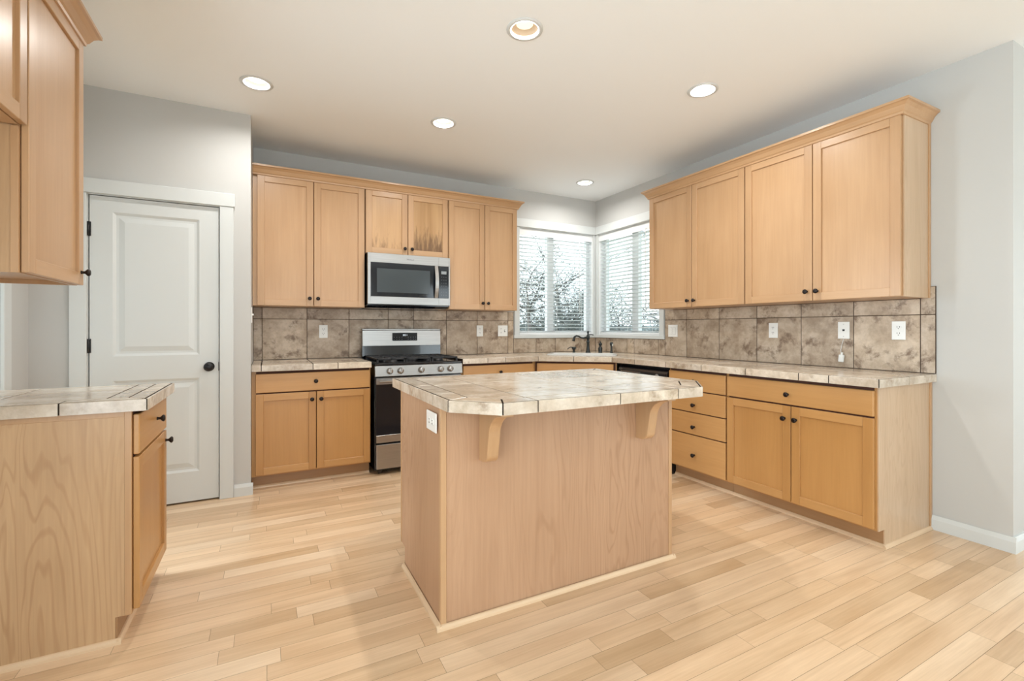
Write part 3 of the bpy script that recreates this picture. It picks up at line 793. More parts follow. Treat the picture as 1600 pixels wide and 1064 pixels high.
# long L-shaped worktop with corner sink
mb = MB(); gb = MB()
worktop(mb, [(1.546, 3.895), (2.333, 3.895), (2.333, YB), (1.546, YB)], {0}, [1.623, 1.965], [4.29], bw=.075, mg=gb, cuts={0: [.247, .431]})
worktop(mb, [(2.333, 3.895), (2.870, 3.455), (XR, 3.455), (XR, YB), (2.333, YB)], {0}, [2.688, 2.946, 3.308], [3.80, 4.15], bw=.075, mg=gb, cuts={0: [.34]})
worktop(mb, [(2.870, 1.284), (XR, 1.284), (XR, 3.455), (2.870, 3.455)], {0, 3}, [3.26], [1.712, 2.07, 2.434, 2.789, 3.148], bw=.075,
        mg=gb, cuts={3: [.307, .666, 1.021, 1.385, 1.743, 1.916], 0: [.33]})
wt = mb.build('worktop', ['ctile', 'groutd']); wg = gb.build('worktop_bed', ['ctile', 'groutd'])
# sink cut-out
SKC = Vector((2.905, 3.965)); sang = math.radians(ang)
def rrect(hw, hh, r, n=5):
    pts = []
    for cx, cy, a0 in ((hw-r, hh-r, 0), (-hw+r, hh-r, 90), (-hw+r, -hh+r, 180), (hw-r, -hh+r, 270)):
        for k in range(n+1):
            a = math.radians(a0+90*k/n); pts.append((cx+r*math.cos(a), cy+r*math.sin(a)))
    return pts
SHW, SHH = .355, .186
cut = MB(); cut.prism(rrect(SHW-.012, SHH-.012, .06), 2, .80, 1.0)
co = cut.build('cutter', 'grout'); co.location = (SKC.x, SKC.y, 0); co.rotation_euler = (0, 0, sang)
out = bmesh.new()
for ob in (wt, wg):
    bo = ob.modifiers.new('cut', 'BOOLEAN'); bo.operation = 'DIFFERENCE'; bo.object = co; bo.solver = 'EXACT'
    bpy.context.view_layer.update()
    me2 = bpy.data.meshes.new_from_object(ob.evaluated_get(bpy.context.evaluated_depsgraph_get()))
    ob.modifiers.clear(); out.from_mesh(me2)
wt.data.clear_geometry(); out.to_mesh(wt.data); out.free()
bpy.data.objects.remove(co); bpy.data.objects.remove(wg)
tag(recentre(wt), 'long L-shaped stone-tiled worktop running from the range round the sink corner', 'worktop')

# sink
o = thing('sink', 'pale drop-in corner sink set diagonally in the worktop below the windows', 'sink', (SKC.x, SKC.y, 0), ang)
mb = MB()
rings = [(0, .9305), (0, .937), (.012, .940), (.032, .940), (.040, .934), (.052, .80), (.10, .765)]
rr = []
for ins, z in rings:
    rr.append([mb.bm.verts.new((x, y, z)) for x, y in rrect(SHW-ins, SHH-ins, max(.065-ins*.2, .02))])
for A, B in zip(rr, rr[1:]):
    n = len(A)
    for k in range(n):
        f = mb.bm.faces.new((A[k], A[(k+1) % n], B[(k+1) % n], B[k])); f.smooth = True
mb.bm.faces.new(rr[-1])
mb.build('bowl', 'sinkm', o)
mb = MB(); mb.lathe([(.04, .7655), (.04, .768), (.03, .768), (.02, .7665)], n=20); mb.build('drain', 'steel', o)

# faucet and companions stand on the deck behind the bowl
def on_diag(px_y): pass
fz = ZT+.0005
fdir = Vector((-.70, -.12)).normalized()
o = thing('faucet', 'tall dark bronze faucet with a curved spout behind the corner sink', 'faucet', (3.085, 4.105, fz))
o.scale = (1, 1, .93)
mb = MB(); mb.lathe([(.032, 0), (.032, .008), (.024, .018), (.020, .035), (.016, .075), (.0145, .125), (.019, .130), (.019, .138), (.014, .145), (.014, .165), (.020, .172), (.020, .205), (.012, .215), (.008, .232), (.012, .240), (.013, .25), (.008, .262), (.002, .264)], n=20); mb.build('column', 'faucetm', o)
mb = MB()
sp = [(0, .188), (.04, .186), (.075, .180), (.11, .186), (.145, .203), (.18, .208), (.205, .195), (.215, .170), (.222, .150)]
mb.tube([(fdir.x*s_, fdir.y*s_, z) for s_, z in sp], [.013, .012, .010, .009, .009, .010, .011, .013, .015], 12); mb.build('spout', 'faucetm', o)
mb = MB(); mb.tube([(0, 0, .218), (.03, -.02, .222), (.05, -.033, .215)], [.006, .005, .006], 8); mb.build('lever', 'faucetm', o)
o = thing('soap_dispenser', 'short dark pump soap dispenser left of the faucet', 'soap dispenser', (2.958, 4.19, fz))
mb = MB(); mb.lathe([(.024, 0), (.024, .006), (.014, .012), (.012, .035), (.018, .045), (.026, .062), (.026, .068), (.01, .072)], n=18); mb.build('body', 'faucetm', o)
mb = MB(); mb.tube([(0, 0, .066), (-.045, -.004, .070), (-.075, -.006, .058), (-.088, -.006, .046)], [.006, .005, .0045, .004], 8); mb.build('spout', 'faucetm', o)
o = thing('filter_tap', 'bulbous dark bronze tap handle just right of the tall faucet', 'tap', (3.165, 3.995, fz))
mb = MB(); mb.lathe([(.026, 0), (.026, .008), (.020, .016), (.022, .04), (.024, .058), (.016, .072), (.010, .082), (.016, .092), (.020, .105), (.014, .116), (.007, .120), (.009, .128), (.004, .134)], n=18); mb.build('body', 'faucetm', o)
mb = MB(); mb.tube([(0, 0, .100), (-.02, -.02, .108), (-.035, -.035, .104)], [.007, .005, .006], 8); mb.build('lever', 'faucetm', o)
o = thing('side_sprayer', 'slim dark side sprayer, rightmost of the fixtures at the sink', 'sprayer', (3.255, 3.92, fz))
mb = MB(); mb.lathe([(.024, 0), (.024, .007), (.014, .014), (.011, .045), (.010, .075), (.013, .088), (.018, .100), (.018, .118), (.010, .126), (.002, .127)], n=18); mb.build('body', 'faucetm', o)
mb = MB(); mb.box(-.004, .004, -.024, -.012, .085, .108, 0, .001); mb.build('trigger', 'plate', o)

# ------------------------------------------------------------------ tiled backsplash
def splash(mb, a, b_, z0, z1, xs, zs, plane):
    """tiles between coordinate a..b_ with vertical joints xs, horizontal joints zs; plane(u,v) -> outward offset mapping"""
    us = [a]+[x for x in xs if a < x < b_]+[b_]; vs = [z0]+[z for z in zs if z0 < z < z1]+[z1]
    for u0, u1 in zip(us, us[1:]):
        for v0, v1 in zip(vs, vs[1:]):
            plane(mb, u0+.002, u1-.002, v0+.002, v1-.002)
def pb(mb, u0, u1, v0, v1): mb.box(u0, u1, YB-.011, YB-.001, v0, v1, 0, .0015)
def pr(mb, u0, u1, v0, v1): mb.box(XR-.011, XR-.001, u0, u1, v0, v1, 0, .0015)
mb = MB()
jx = [-.040, .314, .671, 1.031, 1.283, 1.623, 1.965, 2.331, 2.688, 2.946, 3.308]
splash(mb, -.106, 2.400, ZT+.001, 1.384, jx, [1.285], pb)
splash(mb, 2.400, XR-.011, ZT+.001, 1.092, jx, [], pb)
mb.box(-.106, 2.400, YB-.0098, YB-.0005, ZT+.001, 1.384, 1); mb.box(2.400, XR-.011, YB-.0098, YB-.0005, ZT+.001, 1.092, 1)
tag(recentre(mb.build('backsplash', ['splash', 'grout'])), 'brown mottled stone tile backsplash on the range wall', 'backsplash')
mb = MB()
jy = [1.362, 1.728, 2.079, 2.434, 2.791, 3.152, 3.512, 3.867, 3.979, 4.33]
splash(mb, 1.289, 1.312, ZT+.001, 1.454, jy, [1.285], pr) if False else None
splash(mb, 1.289, 1.362, ZT+.001, 1.454, jy, [1.285], pr)
splash(mb, 1.362, 3.423, ZT+.001, 1.384, jy, [1.285], pr)
splash(mb, 3.423, YB-.012, ZT+.001, 1.092, jy, [], pr)
mb.box(XR-.0098, XR-.0005, 1.289, 3.423, ZT+.001, 1.384, 1); mb.box(XR-.0098, XR-.0005, 1.289, 1.3215, 1.384, 1.454, 1); mb.box(XR-.0098, XR-.0005, 3.423, YB-.012, ZT+.001, 1.092, 1)
tag(recentre(mb.build('backsplash', ['splash', 'grout'])), 'brown mottled stone tile backsplash on the right wall beneath the long cabinets', 'backsplash')

# ------------------------------------------------------------------ plates on the splash
def plate(label, name, cat, loc, rot, w=.073, h=.117, kind='duplex', horiz=False):
    o = thing(name, label, cat, loc, rot)
    mb = MB(); mb.box(-w/2, w/2, -.006, 0, -h/2, h/2, 0, .002); mb.build('cover_plate', 'plate', o)
    def rec(cx, cz, ax):
        mb = MB()
        mb.prism([(cx+.0165*math.cos(t), cz+.0165*math.sin(t)*.86) for t in [2*PI*k/16 for k in range(16)]], 1, -.0075, -.006)
        for dx in (-.0065, .0065):
            if ax: mb.box(cx-.001+.002, cx+.001+.002, -.0082, -.0074, cz+dx-.0045, cz+dx+.0045, 1) if False else mb.box(cx-.0045, cx+.0045, -.0082, -.0074, cz+dx-.0013, cz+dx+.0013, 1)
            else: mb.box(cx+dx-.0013, cx+dx+.0013, -.0082, -.0074, cz-.001, cz+.008, 1)
        mb.box(cx-.0022, cx+.0022, -.0082, -.0074, cz-.010, cz-.006, 1)
        mb.build('socket', ['plate', 'slot'], o)
    if kind == 'duplex':
        for s_ in (-1, 1):
            if horiz: rec(s_*.020, 0, True)
            else: rec(0, s_*.020, False)
    elif kind == 'double':
        for s_ in (-1, 1):
            mb = MB(); mb.box(s_*.023-.016, s_*.023+.016, -.0078, -.006, -.034, .034, 0, .0008); mb.box(s_*.023-.0165, s_*.023+.0165, -.0066, -.0058, -.0345, .0345, 1); mb.build('rocker_switch', ['plate', 'slot'], o)
    elif kind == 'mixed':
        rec(-.023, .020, False); rec(-.023, -.020, False)
        mb = MB(); mb.box(.023-.005, .023+.005, -.016, -.006, -.004, .010, 0, .001); mb.box(.023-.007, .023+.007, -.0066, -.0058, -.013, .013, 1); mb.build('toggle_switch', ['plate', 'slot'], o)
    elif kind == 'jack':
        mb = MB(); mb.box(-.007, .007, -.0068, -.0058, -.006, .007, 0); mb.build('jack', 'slot', o)
        for s_ in (-1, 1):
            mb = MB(); mb.lathe([(.003, 0), (.002, .001)], c=(0, -.006, s_*.042), axis='-y', n=8); mb.build('screw', 'sign', o)
    elif kind == 'switch':
        mb = MB(); mb.box(-.005, .005, -.016, -.006, -.003, .011, 0, .001); mb.build('toggle_switch', 'plate', o)
    return o
yy = YB-.0112; xx = XR-.0112
plate('white duplex outlet on the backsplash left of the range', 'power_outlet', 'outlet', (.449, yy, 1.174), 0)
plate('white duplex outlet on the backsplash just right of the range', 'power_outlet', 'outlet', (1.994, yy, 1.176), 0)
plate('wide white outlet and switch plate left of the corner window', 'switch_plate', 'switch', (2.265, yy, 1.176), 0, w=.117, kind='mixed')
plate('wide white double switch plate right of the corner window', 'switch_plate', 'switch', (xx, 3.318, 1.178), -90, w=.117, kind='double')
plate('white duplex outlet under the middle of the right wall cabinets', 'power_outlet', 'outlet', (xx, 2.293, 1.186), -90)
plate('white phone jack plate above the dangling white plug', 'phone_jack', 'jack', (xx, 1.787, 1.189), -90, kind='jack')
plate('white duplex outlet nearest the right end of the backsplash', 'power_outlet', 'outlet', (xx, 1.471, 1.188), -90)
plate('white outlet on the side of the island under the worktop', 'power_outlet', 'outlet', (.6088, 1.876, .815), -90, w=.125, h=.080, horiz=True)
plate('white switch plate seen edge-on beside the tall cabinet at the pantry corner', 'light_switch', 'switch', (-.1055, 3.945, 1.30), 90, kind='switch')
# dangling plug
o = thing('cord_connector', 'white connector dangling on a thin cord below the phone jack plate', 'cord', (xx-.012, 1.80, .975))
mb = MB(); mb.tube([(.010, -.012, .155), (.006, -.004, .12), (.002, .002, .08), (0, 0, .055)], .0018, 6); mb.build('cord', 'cord', o)
mb = MB(); mb.box(-.008, .008, -.016, .016, -.005, .045, 0, .003); mb.box(-.005, .005, -.006, .006, .045, .062, 0, .001); c_ = mb.build('plug', 'plate', o)
c_.rotation_euler = (math.radians(6), 0, 0)

# ------------------------------------------------------------------ range
RX0, RW = .776, .758
o = thing('gas_range', 'stainless steel gas range with black cooktop between the base cabinets', 'range', (RX0, YB-.02, 0))
FY = -.655
mb = MB(); mb.box(.002, RW-.002, FY+.035, 0, .03, .895, 0, .003)
for x in (.05, RW-.05):
    for y in (FY+.07, -.06): mb.box(x-.015, x+.015, y-.015, y+.015, 0, .03)
mb.build('body', 'black', o)
mb = MB(); mb.box(.004, RW-.004, FY+.005, FY+.035, .262, .797, 0, .004)
od = mb.build('oven_door', 'glassb', o)
mb = MB(); mb.box(.010, RW-.010, FY+.001, FY+.005, .742, .795, 0, .002); mb.build('door_trim', 'steel', od)
mb = MB(); mb.box(.010, RW-.010, FY+.001, FY+.005, .264, .326, 0, .002); mb.build('door_trim', 'steel', od)
mb = MB(); mb.tube([(.03, FY-.042, .772), (RW-.03, FY-.042, .772)], .011, 12)
for x in (.06, RW-.06): mb.box(x-.012, x+.012, FY-.038, FY+.002, .764, .780, 0, .002)
mb.build('handle', 'steel', od)
mb = MB(); mb.box(.010, RW-.010, FY, FY+.035, .050, .250, 0, .004); mb.build('storage_drawer', 'steel', o)
mb = MB(); mb.prism([(FY+.034, .808), (FY-.006, .808), (FY+.008, .892), (FY+.034, .892)], 0, .0, RW, bev=.002); cpn = mb.build('control_panel', 'steel', o)
for kx in (.894, .983, 1.160, 1.333, 1.420):
    mb = MB(); mb.lathe([(.027, 0), (.027, .006), (.023, .008), (.021, .032), (.019, .035)], axis='-y', n=22)
    mb.box(-.0045, .0045, -.040, -.030, -.020, .020, 0, .001)
    k = mb.build('burner_knob', 'steel', cpn, (kx-RX0, FY+.001, .850)); k.rotation_euler = (math.radians(-9), 0, 0)
    mb = MB(); mb.box(-.0012, .0012, -.0405, -.036, -.002, .019); mb.build('pointer', 'slot', k)
# cooktop
mb = MB(); mb.box(-.001, RW+.001, FY+.012, -.055, .892, .912, 0, .006); mb.box(.03, RW-.03, FY+.05, -.085, .908, .915, 0, .003); ct = mb.build('cooktop', 'black', o)
def burner(x, y, r):
    mb = MB(); mb.lathe([(r*1.25, .914), (r*1.2, .920), (r, .922), (r, .930), (r*.8, .936), (.004, .937)], c=(x, y, 0), n=20); mb.build('burner', 'iron', ct)
for x, y, r in ((.17, -.20, .036), (.17, -.50, .044), (.59, -.20, .040), (.59, -.50, .036), (.38, -.35, .040)): burner(x, y, r)
for gx0, gx1 in ((.025, .262), (.268, .490), (.496, RW-.025)):
    mb = MB(); z0, z1 = .938, .952; t = .007
    for x in (gx0+t, (gx0+gx1)/2, gx1-t): mb.box(x-t, x+t, FY+.055, -.095, z0, z1, 0, .002)
    for y in (FY+.055+t, -.50, -.35, -.20, -.095-t): mb.box(gx0, gx1, y-t, y+t, z0, z1+.001, 0, .002)
    for x in (gx0+t, gx1-t):
        for y in (FY+.055+t, -.095-t): mb.box(x-t, x+t, y-t, y+t, .911, z0+.002)
    mb.build('grate', 'iron', ct)
# backguard
mb = MB(); mb.prism([(-.012, .90), (-.055, .90), (-.055, .925), (-.070, .94), (-.064, 1.040), (-.012, 1.040)], 0, 0, RW, bev=.002)
mb.prism([(-.074, 1.188), (-.012, 1.200), (-.012, 1.194), (-.070, 1.182)], 0, 0, RW)
mb.build('vent_guard', 'black', o)
# bowed stainless console
mb = MB(); n = 20; pts = []
for k in range(n+1):
    u = k/n; x = .004+(RW-.008)*u; pts.append((x, -.074-.008*(1-(2*u-1)**2)))
rim = [mb.bm.verts.new((x, y, 1.040)) for x, y in pts]; tp = [mb.bm.verts.new((x, y+.012, 1.196)) for x, y in pts]
rb_ = [mb.bm.verts.new((x, -.012, 1.040)) for x, y in pts]; tb = [mb.bm.verts.new((x, -.012, 1.196)) for x, y in pts]
for k in range(n):
    mb.bm.faces.new((rim[k], rim[k+1], tp[k+1], tp[k]))
    mb.bm.faces.new((tp[k], tp[k+1], tb[k+1], tb[k])); mb.bm.faces.new((rb_[k], rb_[k+1], rim[k+1], rim[k]))
mb.bm.faces.new((rim[0], tp[0], tb[0], rb_[0])); mb.bm.faces.new((rim[-1], rb_[-1], tb[-1], tp[-1]))
bgd = mb.build('backguard', 'steel', o)
mb = MB(); mb.box(.275, .515, -.088, -.070, 1.085, 1.160, 0, .004); ds_ = mb.build('display', 'glassb', bgd)
def digit(mb, x, z, h, segs, y, t=.0016):
    w_ = h*.5
    S = {'a': (x, x+w_, z+h-t, z+h), 'd': (x, x+w_, z, z+t), 'g': (x, x+w_, z+h/2-t/2, z+h/2+t/2), 'f': (x, x+t, z+h/2, z+h), 'e': (x, x+t, z, z+h/2), 'b': (x+w_-t, x+w_, z+h/2, z+h), 'c': (x+w_-t, x+w_, z, z+h/2)}
    for q in segs: a, b_, c, d_ = S[q]; mb.box(a, b_, y, y+.001, c, d_)
mb = MB()
for x, sg in ((.375, 'abcdefg'), (.390, 'abcdef'), (.406, 'bc')): digit(mb, x, 1.130, .016, sg, -.0888, .0026)
mb.build('clock_digits', 'led', ds_)
mb = MB()
for kx in (.29, .315, .34, .365, .425, .45, .475, .498):
    for kz in (1.098, 1.118): mb.box(kx-.004, kx+.004, -.0886, -.0876, kz-.0015, kz+.0015)
mb.build('button_marks', simple('button_grey', (.22, .22, .24), .5), ds_)

# ------------------------------------------------------------------ microwave
MX0, MW = .767, .754
o = thing('microwave', 'stainless over-the-range microwave with black window under the short stained cabinet', 'microwave', (MX0, YB-.013, 1.385))
D = -.385
mb = MB(); mb.box(.002, MW-.002, D+.03, 0, .02, .478, 0, .002); mb.prism([(D+.05, .02), (0, .02), (0, .0), (D+.075, .0)], 0, .01, MW-.01); mb.build('body', 'black', o)
mb = MB(); sx = 1.409-MX0
def framebox(mb, x0, x1, z0, z1, ix0, ix1, iz0, iz1, y0, y1):
    mb.box(x0, ix0, y0, y1, z0, z1, 0, .002) if ix0-x0 > .003 else None
    mb.box(ix1, x1, y0, y1, z0, z1, 0, .002) if x1-ix1 > .003 else None
    mb.box(ix0-.002, ix1+.002, y0+.0002, y1, z0, iz0, 0, .002); mb.box(ix0-.002, ix1+.002, y0+.0002, y1, iz1, z1, 0, .002)
framebox(mb, .001, sx-.001, .030, .478, .027, sx-.001, .098, .395, D, D+.028); md = mb.build('door', 'steel', o)
mb = MB(); mb.box(.026, sx-.002, D+.004, D+.026, .096, .397); gl = mb.build('door_glass', 'glassb', md)
mb = MB(); mb.box(.080, .560, D+.0030, D+.0045, .135, .345, 0, .0005); mb.build('screen', 'screen', gl)
mb = MB(); pts = []
for k in range(11):
    u = k/10; pts.append((sx-.030+.004, D-.010-.028*math.sin(PI*u), .100+.295*u))
for (a, b_) in zip(pts, pts[1:]):
    pass
L1 = [mb.bm.verts.new((p[0]-.016, p[1], p[2])) for p in pts]; L2 = [mb.bm.verts.new((p[0]+.016, p[1], p[2])) for p in pts]
L3 = [mb.bm.verts.new((p[0]+.014, p[1]+.010, p[2])) for p in pts]; L4 = [mb.bm.verts.new((p[0]-.014, p[1]+.010, p[2])) for p in pts]
for A, B in ((L1, L2), (L2, L3), (L3, L4), (L4, L1)):
    for k in range(10): mb.bm.faces.new((A[k], B[k], B[k+1], A[k+1]))
mb.bm.faces.new((L1[0], L4[0], L3[0], L2[0])); mb.bm.faces.new((L1[-1], L2[-1], L3[-1], L4[-1]))
for z in (.108, .387): mb.box(sx-.036, sx-.016, D-.010, D+.006, z-.010, z+.010)
mb.build('handle', 'steel', md)
mb = MB(); framebox(mb, sx+.001, MW, .030, .478, sx+.001, 1.506-MX0, .098, .395, D, D+.028); cp = mb.build('control_panel', 'steel', o)
mb = MB(); mb.box(sx+.002, 1.506-MX0, D+.003, D+.026, .096, .397); kp = mb.build('keypad', 'glassb', cp)
mb = MB(); mb.box(sx+.026, sx+.076, D+.0022, D+.0035, .322, .350); mb.build('display', simple('lcd_grey', (.30, .33, .34), .4), kp)
mb = MB()
for r_ in range(7):
    for c in range(3):
        xk, zk = sx+.030+c*.021, .295-r_*.028; mb.box(xk-.004, xk+.004, D+.0024, D+.0035, zk-.002, zk+.002)
mb.build('button_marks', simple('button_grey_dim', (.14, .15, .17), .5), kp)
# small maker's lettering on the top rail of the door
def text(name, s, size, mat, parent, loc, rot=(PI/2, 0, 0), ext=.0004):
    cu = bpy.data.curves.new(name, 'FONT'); cu.body = s; cu.size = size; cu.extrude = ext; cu.align_x = 'CENTER'; cu.align_y = 'CENTER'
    t_ = bpy.data.objects.new(name, cu); COL.objects.link(t_)
    bpy.context.view_layer.update()
    me = bpy.data.meshes.new_from_object(t_.evaluated_get(bpy.context.evaluated_depsgraph_get())); bpy.data.objects.remove(t_)
    q = bpy.data.objects.new(name, me); me.materials.clear(); me.materials.append(M[mat]); COL.objects.link(q); q.parent = parent; q.location = loc; q.rotation_euler = rot
    return q
M['badge'] = simple('dark_lettering', (.08, .08, .08), .4)
text('lettering', 'Whirlpool', .016, 'badge', md, (.375, D-.0005, .436))

# ------------------------------------------------------------------ island
IW, ID = 1.262, .622
o = thing('island_cabinet', 'pinkish maple kitchen island cabinet with overhang corbels in the middle of the floor', 'island', (.615, 1.787, 0))
mb = MB(); mb.prism([(0, 0), (ID-.07, 0), (ID-.07, .1), (ID, .1), (ID, BZ1), (0, BZ1)], 0, .006, IW-.006); mb.build('carcass', 'wood_shade', o)
mb = MB(); mb.box(.022, IW-.018, -.004, 0, .0, BZ1); mb.build('seating_panel', 'panel_isl', o)
mb = MB(); mb.prism([(.012, 0), (ID-.07, 0), (ID-.07, .1), (ID-.012, .1), (ID-.012, BZ1), (.012, BZ1)], 0, 0, .006); mb.build('end_panel', 'panel_isl', o)
mb = MB(); mb.prism([(.012, 0), (ID-.07, 0), (ID-.07, .1), (ID-.012, .1), (ID-.012, BZ1), (.012, BZ1)], 0, IW-.006, IW); mb.build('end_panel', 'panel_isl', o)
for a, b_ in ((-.003, .022), (IW-.018, IW+.004)):
    mb = MB(); mb.box(a, b_, -.009, .014, 0.0, BZ1, 0, .0025); mb.build('corner_trim', 'wood_v', o)
for a, b_ in ((-.003, .010), (IW-.010, IW+.003)):
    mb = MB(); mb.box(a, b_, ID-.014, ID+.001, .1, BZ1, 0, .0015); mb.build('corner_trim', 'wood_v', o)
sh = [(0, 0), (-.014, 0), (-.013, .009), (-.006, .018), (0, .020)]
mb = MB(); mb.prism([(-.009+p[0], p[1]) for p in sh], 0, -.022, IW+.018); mb.build('shoe_moulding', 'shoe', o)
mb = MB(); mb.prism([(-.003+p[0], p[1]) for p in sh], 1, -.020, ID-.07); mb.build('shoe_moulding', 'shoe_d', o)
mb = MB(); mb.prism([(IW+.004-p[0], p[1]) for p in sh], 1, -.020, ID-.07); mb.build('shoe_moulding', 'shoe_d', o)
# fronts on the range side
for a, b_ in ((.004, .42), (.42, .84), (.84, IW-.004)):
    mb = MB(); mb.box(a+G/2, b_-G/2, ID+.002, ID+.022, .722, DF, 0, .003); q = mb.build('drawer', 'wood_shade_h', o)
    k = knob(q, (a+b_)/2, ID+.022, .795); k.rotation_euler = (0, 0, PI)
    mb = shaker(a+G/2, b_-G/2, .112, .712, 0); q = mb.build('door', ['wood_shade', 'wood_shade_h', 'wood_shade'], o); q.location = (0, ID+.022, 0)
    k = knob(q, b_-.03, 0, .655); k.rotation_euler = (0, 0, PI)
# corbels
def corbel_pts():
    # (y outward negative, z) profile: flat top, S-curve to a rounded foot
    P = [(-.004, BZ1-.001), (-.215, BZ1-.001), (-.215, BZ1-.020)]
    for k in range(1, 9):          # concave sweep
        t = k/8; a = t*PI/2
        P.append((-.215+.115*math.sin(a)*1.0, BZ1-.020-.095*(1-math.cos(a))))
    for k in range(1, 7):          # near-straight shank
        t = k/6; P.append((-.100+.014*t, BZ1-.115-.070*t))
    for k in range(1, 7):          # rounded foot
        a = k/6*PI/2; P.append((-.040-.046*math.cos(a), BZ1-.185-.045*math.sin(a)))
    P += [(-.004, BZ1-.230)]
    return P
for cx in (.165, 1.020):
    mb = MB(); mb.prism(corbel_pts(), 0, cx, cx+.052, bev=.003); mb.build('corbel', 'wood_v', o)

# ------------------------------------------------------------------ buffet base and tall uppers on the left
o = thing('buffet_cabinet', 'maple base cabinet with a drawer and door in the left foreground', 'cabinet', (-1.075, 2.278, 0), 90)
d_ = .612; w_ = .560
mb = MB(); mb.prism([(0, 0), (-d_+.05, 0), (-d_+.05, .1), (-d_, .1), (-d_, BZ1), (0, BZ1)], 0, 0, w_); mb.build('carcass', 'wood_shade', o)
mb = MB(); mb.prism([(0, .0), (-d_+.0502, .0), (-d_+.0502, .1), (-d_+.022, .1), (-d_+.022, BZ1-.022), (0, BZ1-.022)], 0, -.003, 0); mb.build('end_panel', 'panel_pen', o)
mb = MB(); mb.box(-.006, 0, -d_, -d_+.022, .1, BZ1, 0, .001); mb.box(-.006, 0, -d_+.022, 0, BZ1-.022, BZ1, 0, .001); mb.build('panel_trim', 'wood_v', o)
mb = MB(); mb.box(.012, w_-.012, -d_-.0012, -d_+.001, .112, BZ1-.006); mb.build('gap_shade', 'in', o)  # dark sheet for the shade around drawer and door
mb = MB(); mb.box(0, w_, -d_+.044, -d_+.0498, 0, .0985); mb.build('toe_kick', 'toe', o)
mb = MB(); mb.prism([(-d_+.044-.014, 0), (-d_+.044, 0), (-d_+.044, .019), (-d_+.044-.005, .017), (-d_+.044-.012, .009)], 0, -.014, w_); mb.build('shoe_moulding', 'shoe', o)
mb = MB(); mb.prism([(-.003+p[0], p[1]) for p in sh], 1, -d_+.030, 0); mb.build('shoe_moulding', 'shoe_d', o)
mb = MB(); mb.box(.006, w_-.006, -d_-.022, -d_-.002, .712, .868, 0, .003); q = mb.build('drawer', 'wood_shade_h', o); knob(q, w_/2+.05, -d_-.022, .795)
q = shaker(.006, w_-.006, .112, .702, -d_-.002).build('door', ['wood_shade', 'wood_shade_h', 'wood_shade'], o); knob(q, w_-.03, -d_-.022, .655)

o = thing('wall_cabinet', 'tall single-door maple wall cabinet hanging over the left foreground worktop', 'cabinet', (-1.075, 2.118, 0), 90)
ud = .350; uw = .528
mb = MB(); mb.box(0, uw, -ud+.018, 0, ZU0+.018, ZU1); mb.box(.004, uw, -ud, -ud+.018, ZU0, ZU1, 0); mb.box(0, .018, -ud+.018, 0, ZU0, ZU0+.018); mb.box(uw-.018, uw, -ud+.018, 0, ZU0, ZU0+.018)
mb.build('carcass', 'wood_v', o)
mb = MB(); mb.box(-.003, 0, -ud+.020, 0, ZU0, 1.868); mb.build('end_panel', 'panel_pen', o)
mb = MB(); mb.box(-.006, .004, -ud, -ud+.020, ZU0, 1.868, 0, .001); mb.build('panel_trim', 'wood_v', o)
mb = MB(); mb.box(.012, uw-.012, -ud-.0012, -ud+.001, ZU0+.01, ZU1-.006); mb.build('gap_shade', 'in', o)  # dark sheet for the shade around the tall door
q = shaker(.006, uw-.002, ZU0+.002, ZU1-.012, -ud-.002).build('door', ['wood_v', 'wood_h', 'wood_v'], o); knob(q, uw-.03, -ud-.022, 1.44)
o = thing('wall_cabinet', 'short maple wall cabinet at the top left edge above the empty fridge space', 'cabinet', (-1.075, 1.196, 0), 90)
mb = MB(); mb.box(0, .912, -ud, 0, 1.870, ZU1); mb.build('carcass', 'wood_v', o)
mb = MB(); mb.box(.012, .900, -ud-.0012, -ud+.001, 1.885, ZU1-.006); mb.build('gap_shade', 'in', o)  # dark sheet for the shade between the short doors
for a, b_, k in ((.002, .457, .427), (.457, .918, .487)):
    q = shaker(a+G/2, b_-G/2, 1.872, ZU1-.012, -ud-.002).build('door', ['wood_v', 'wood_h', 'wood_v'], o); knob(q, k, -ud-.022, 1.925)
crown('maple crown moulding on the left cabinets at the top left corner', (-1.075, 1.196, 0), 90, 1.450, ud+.023, True, True)

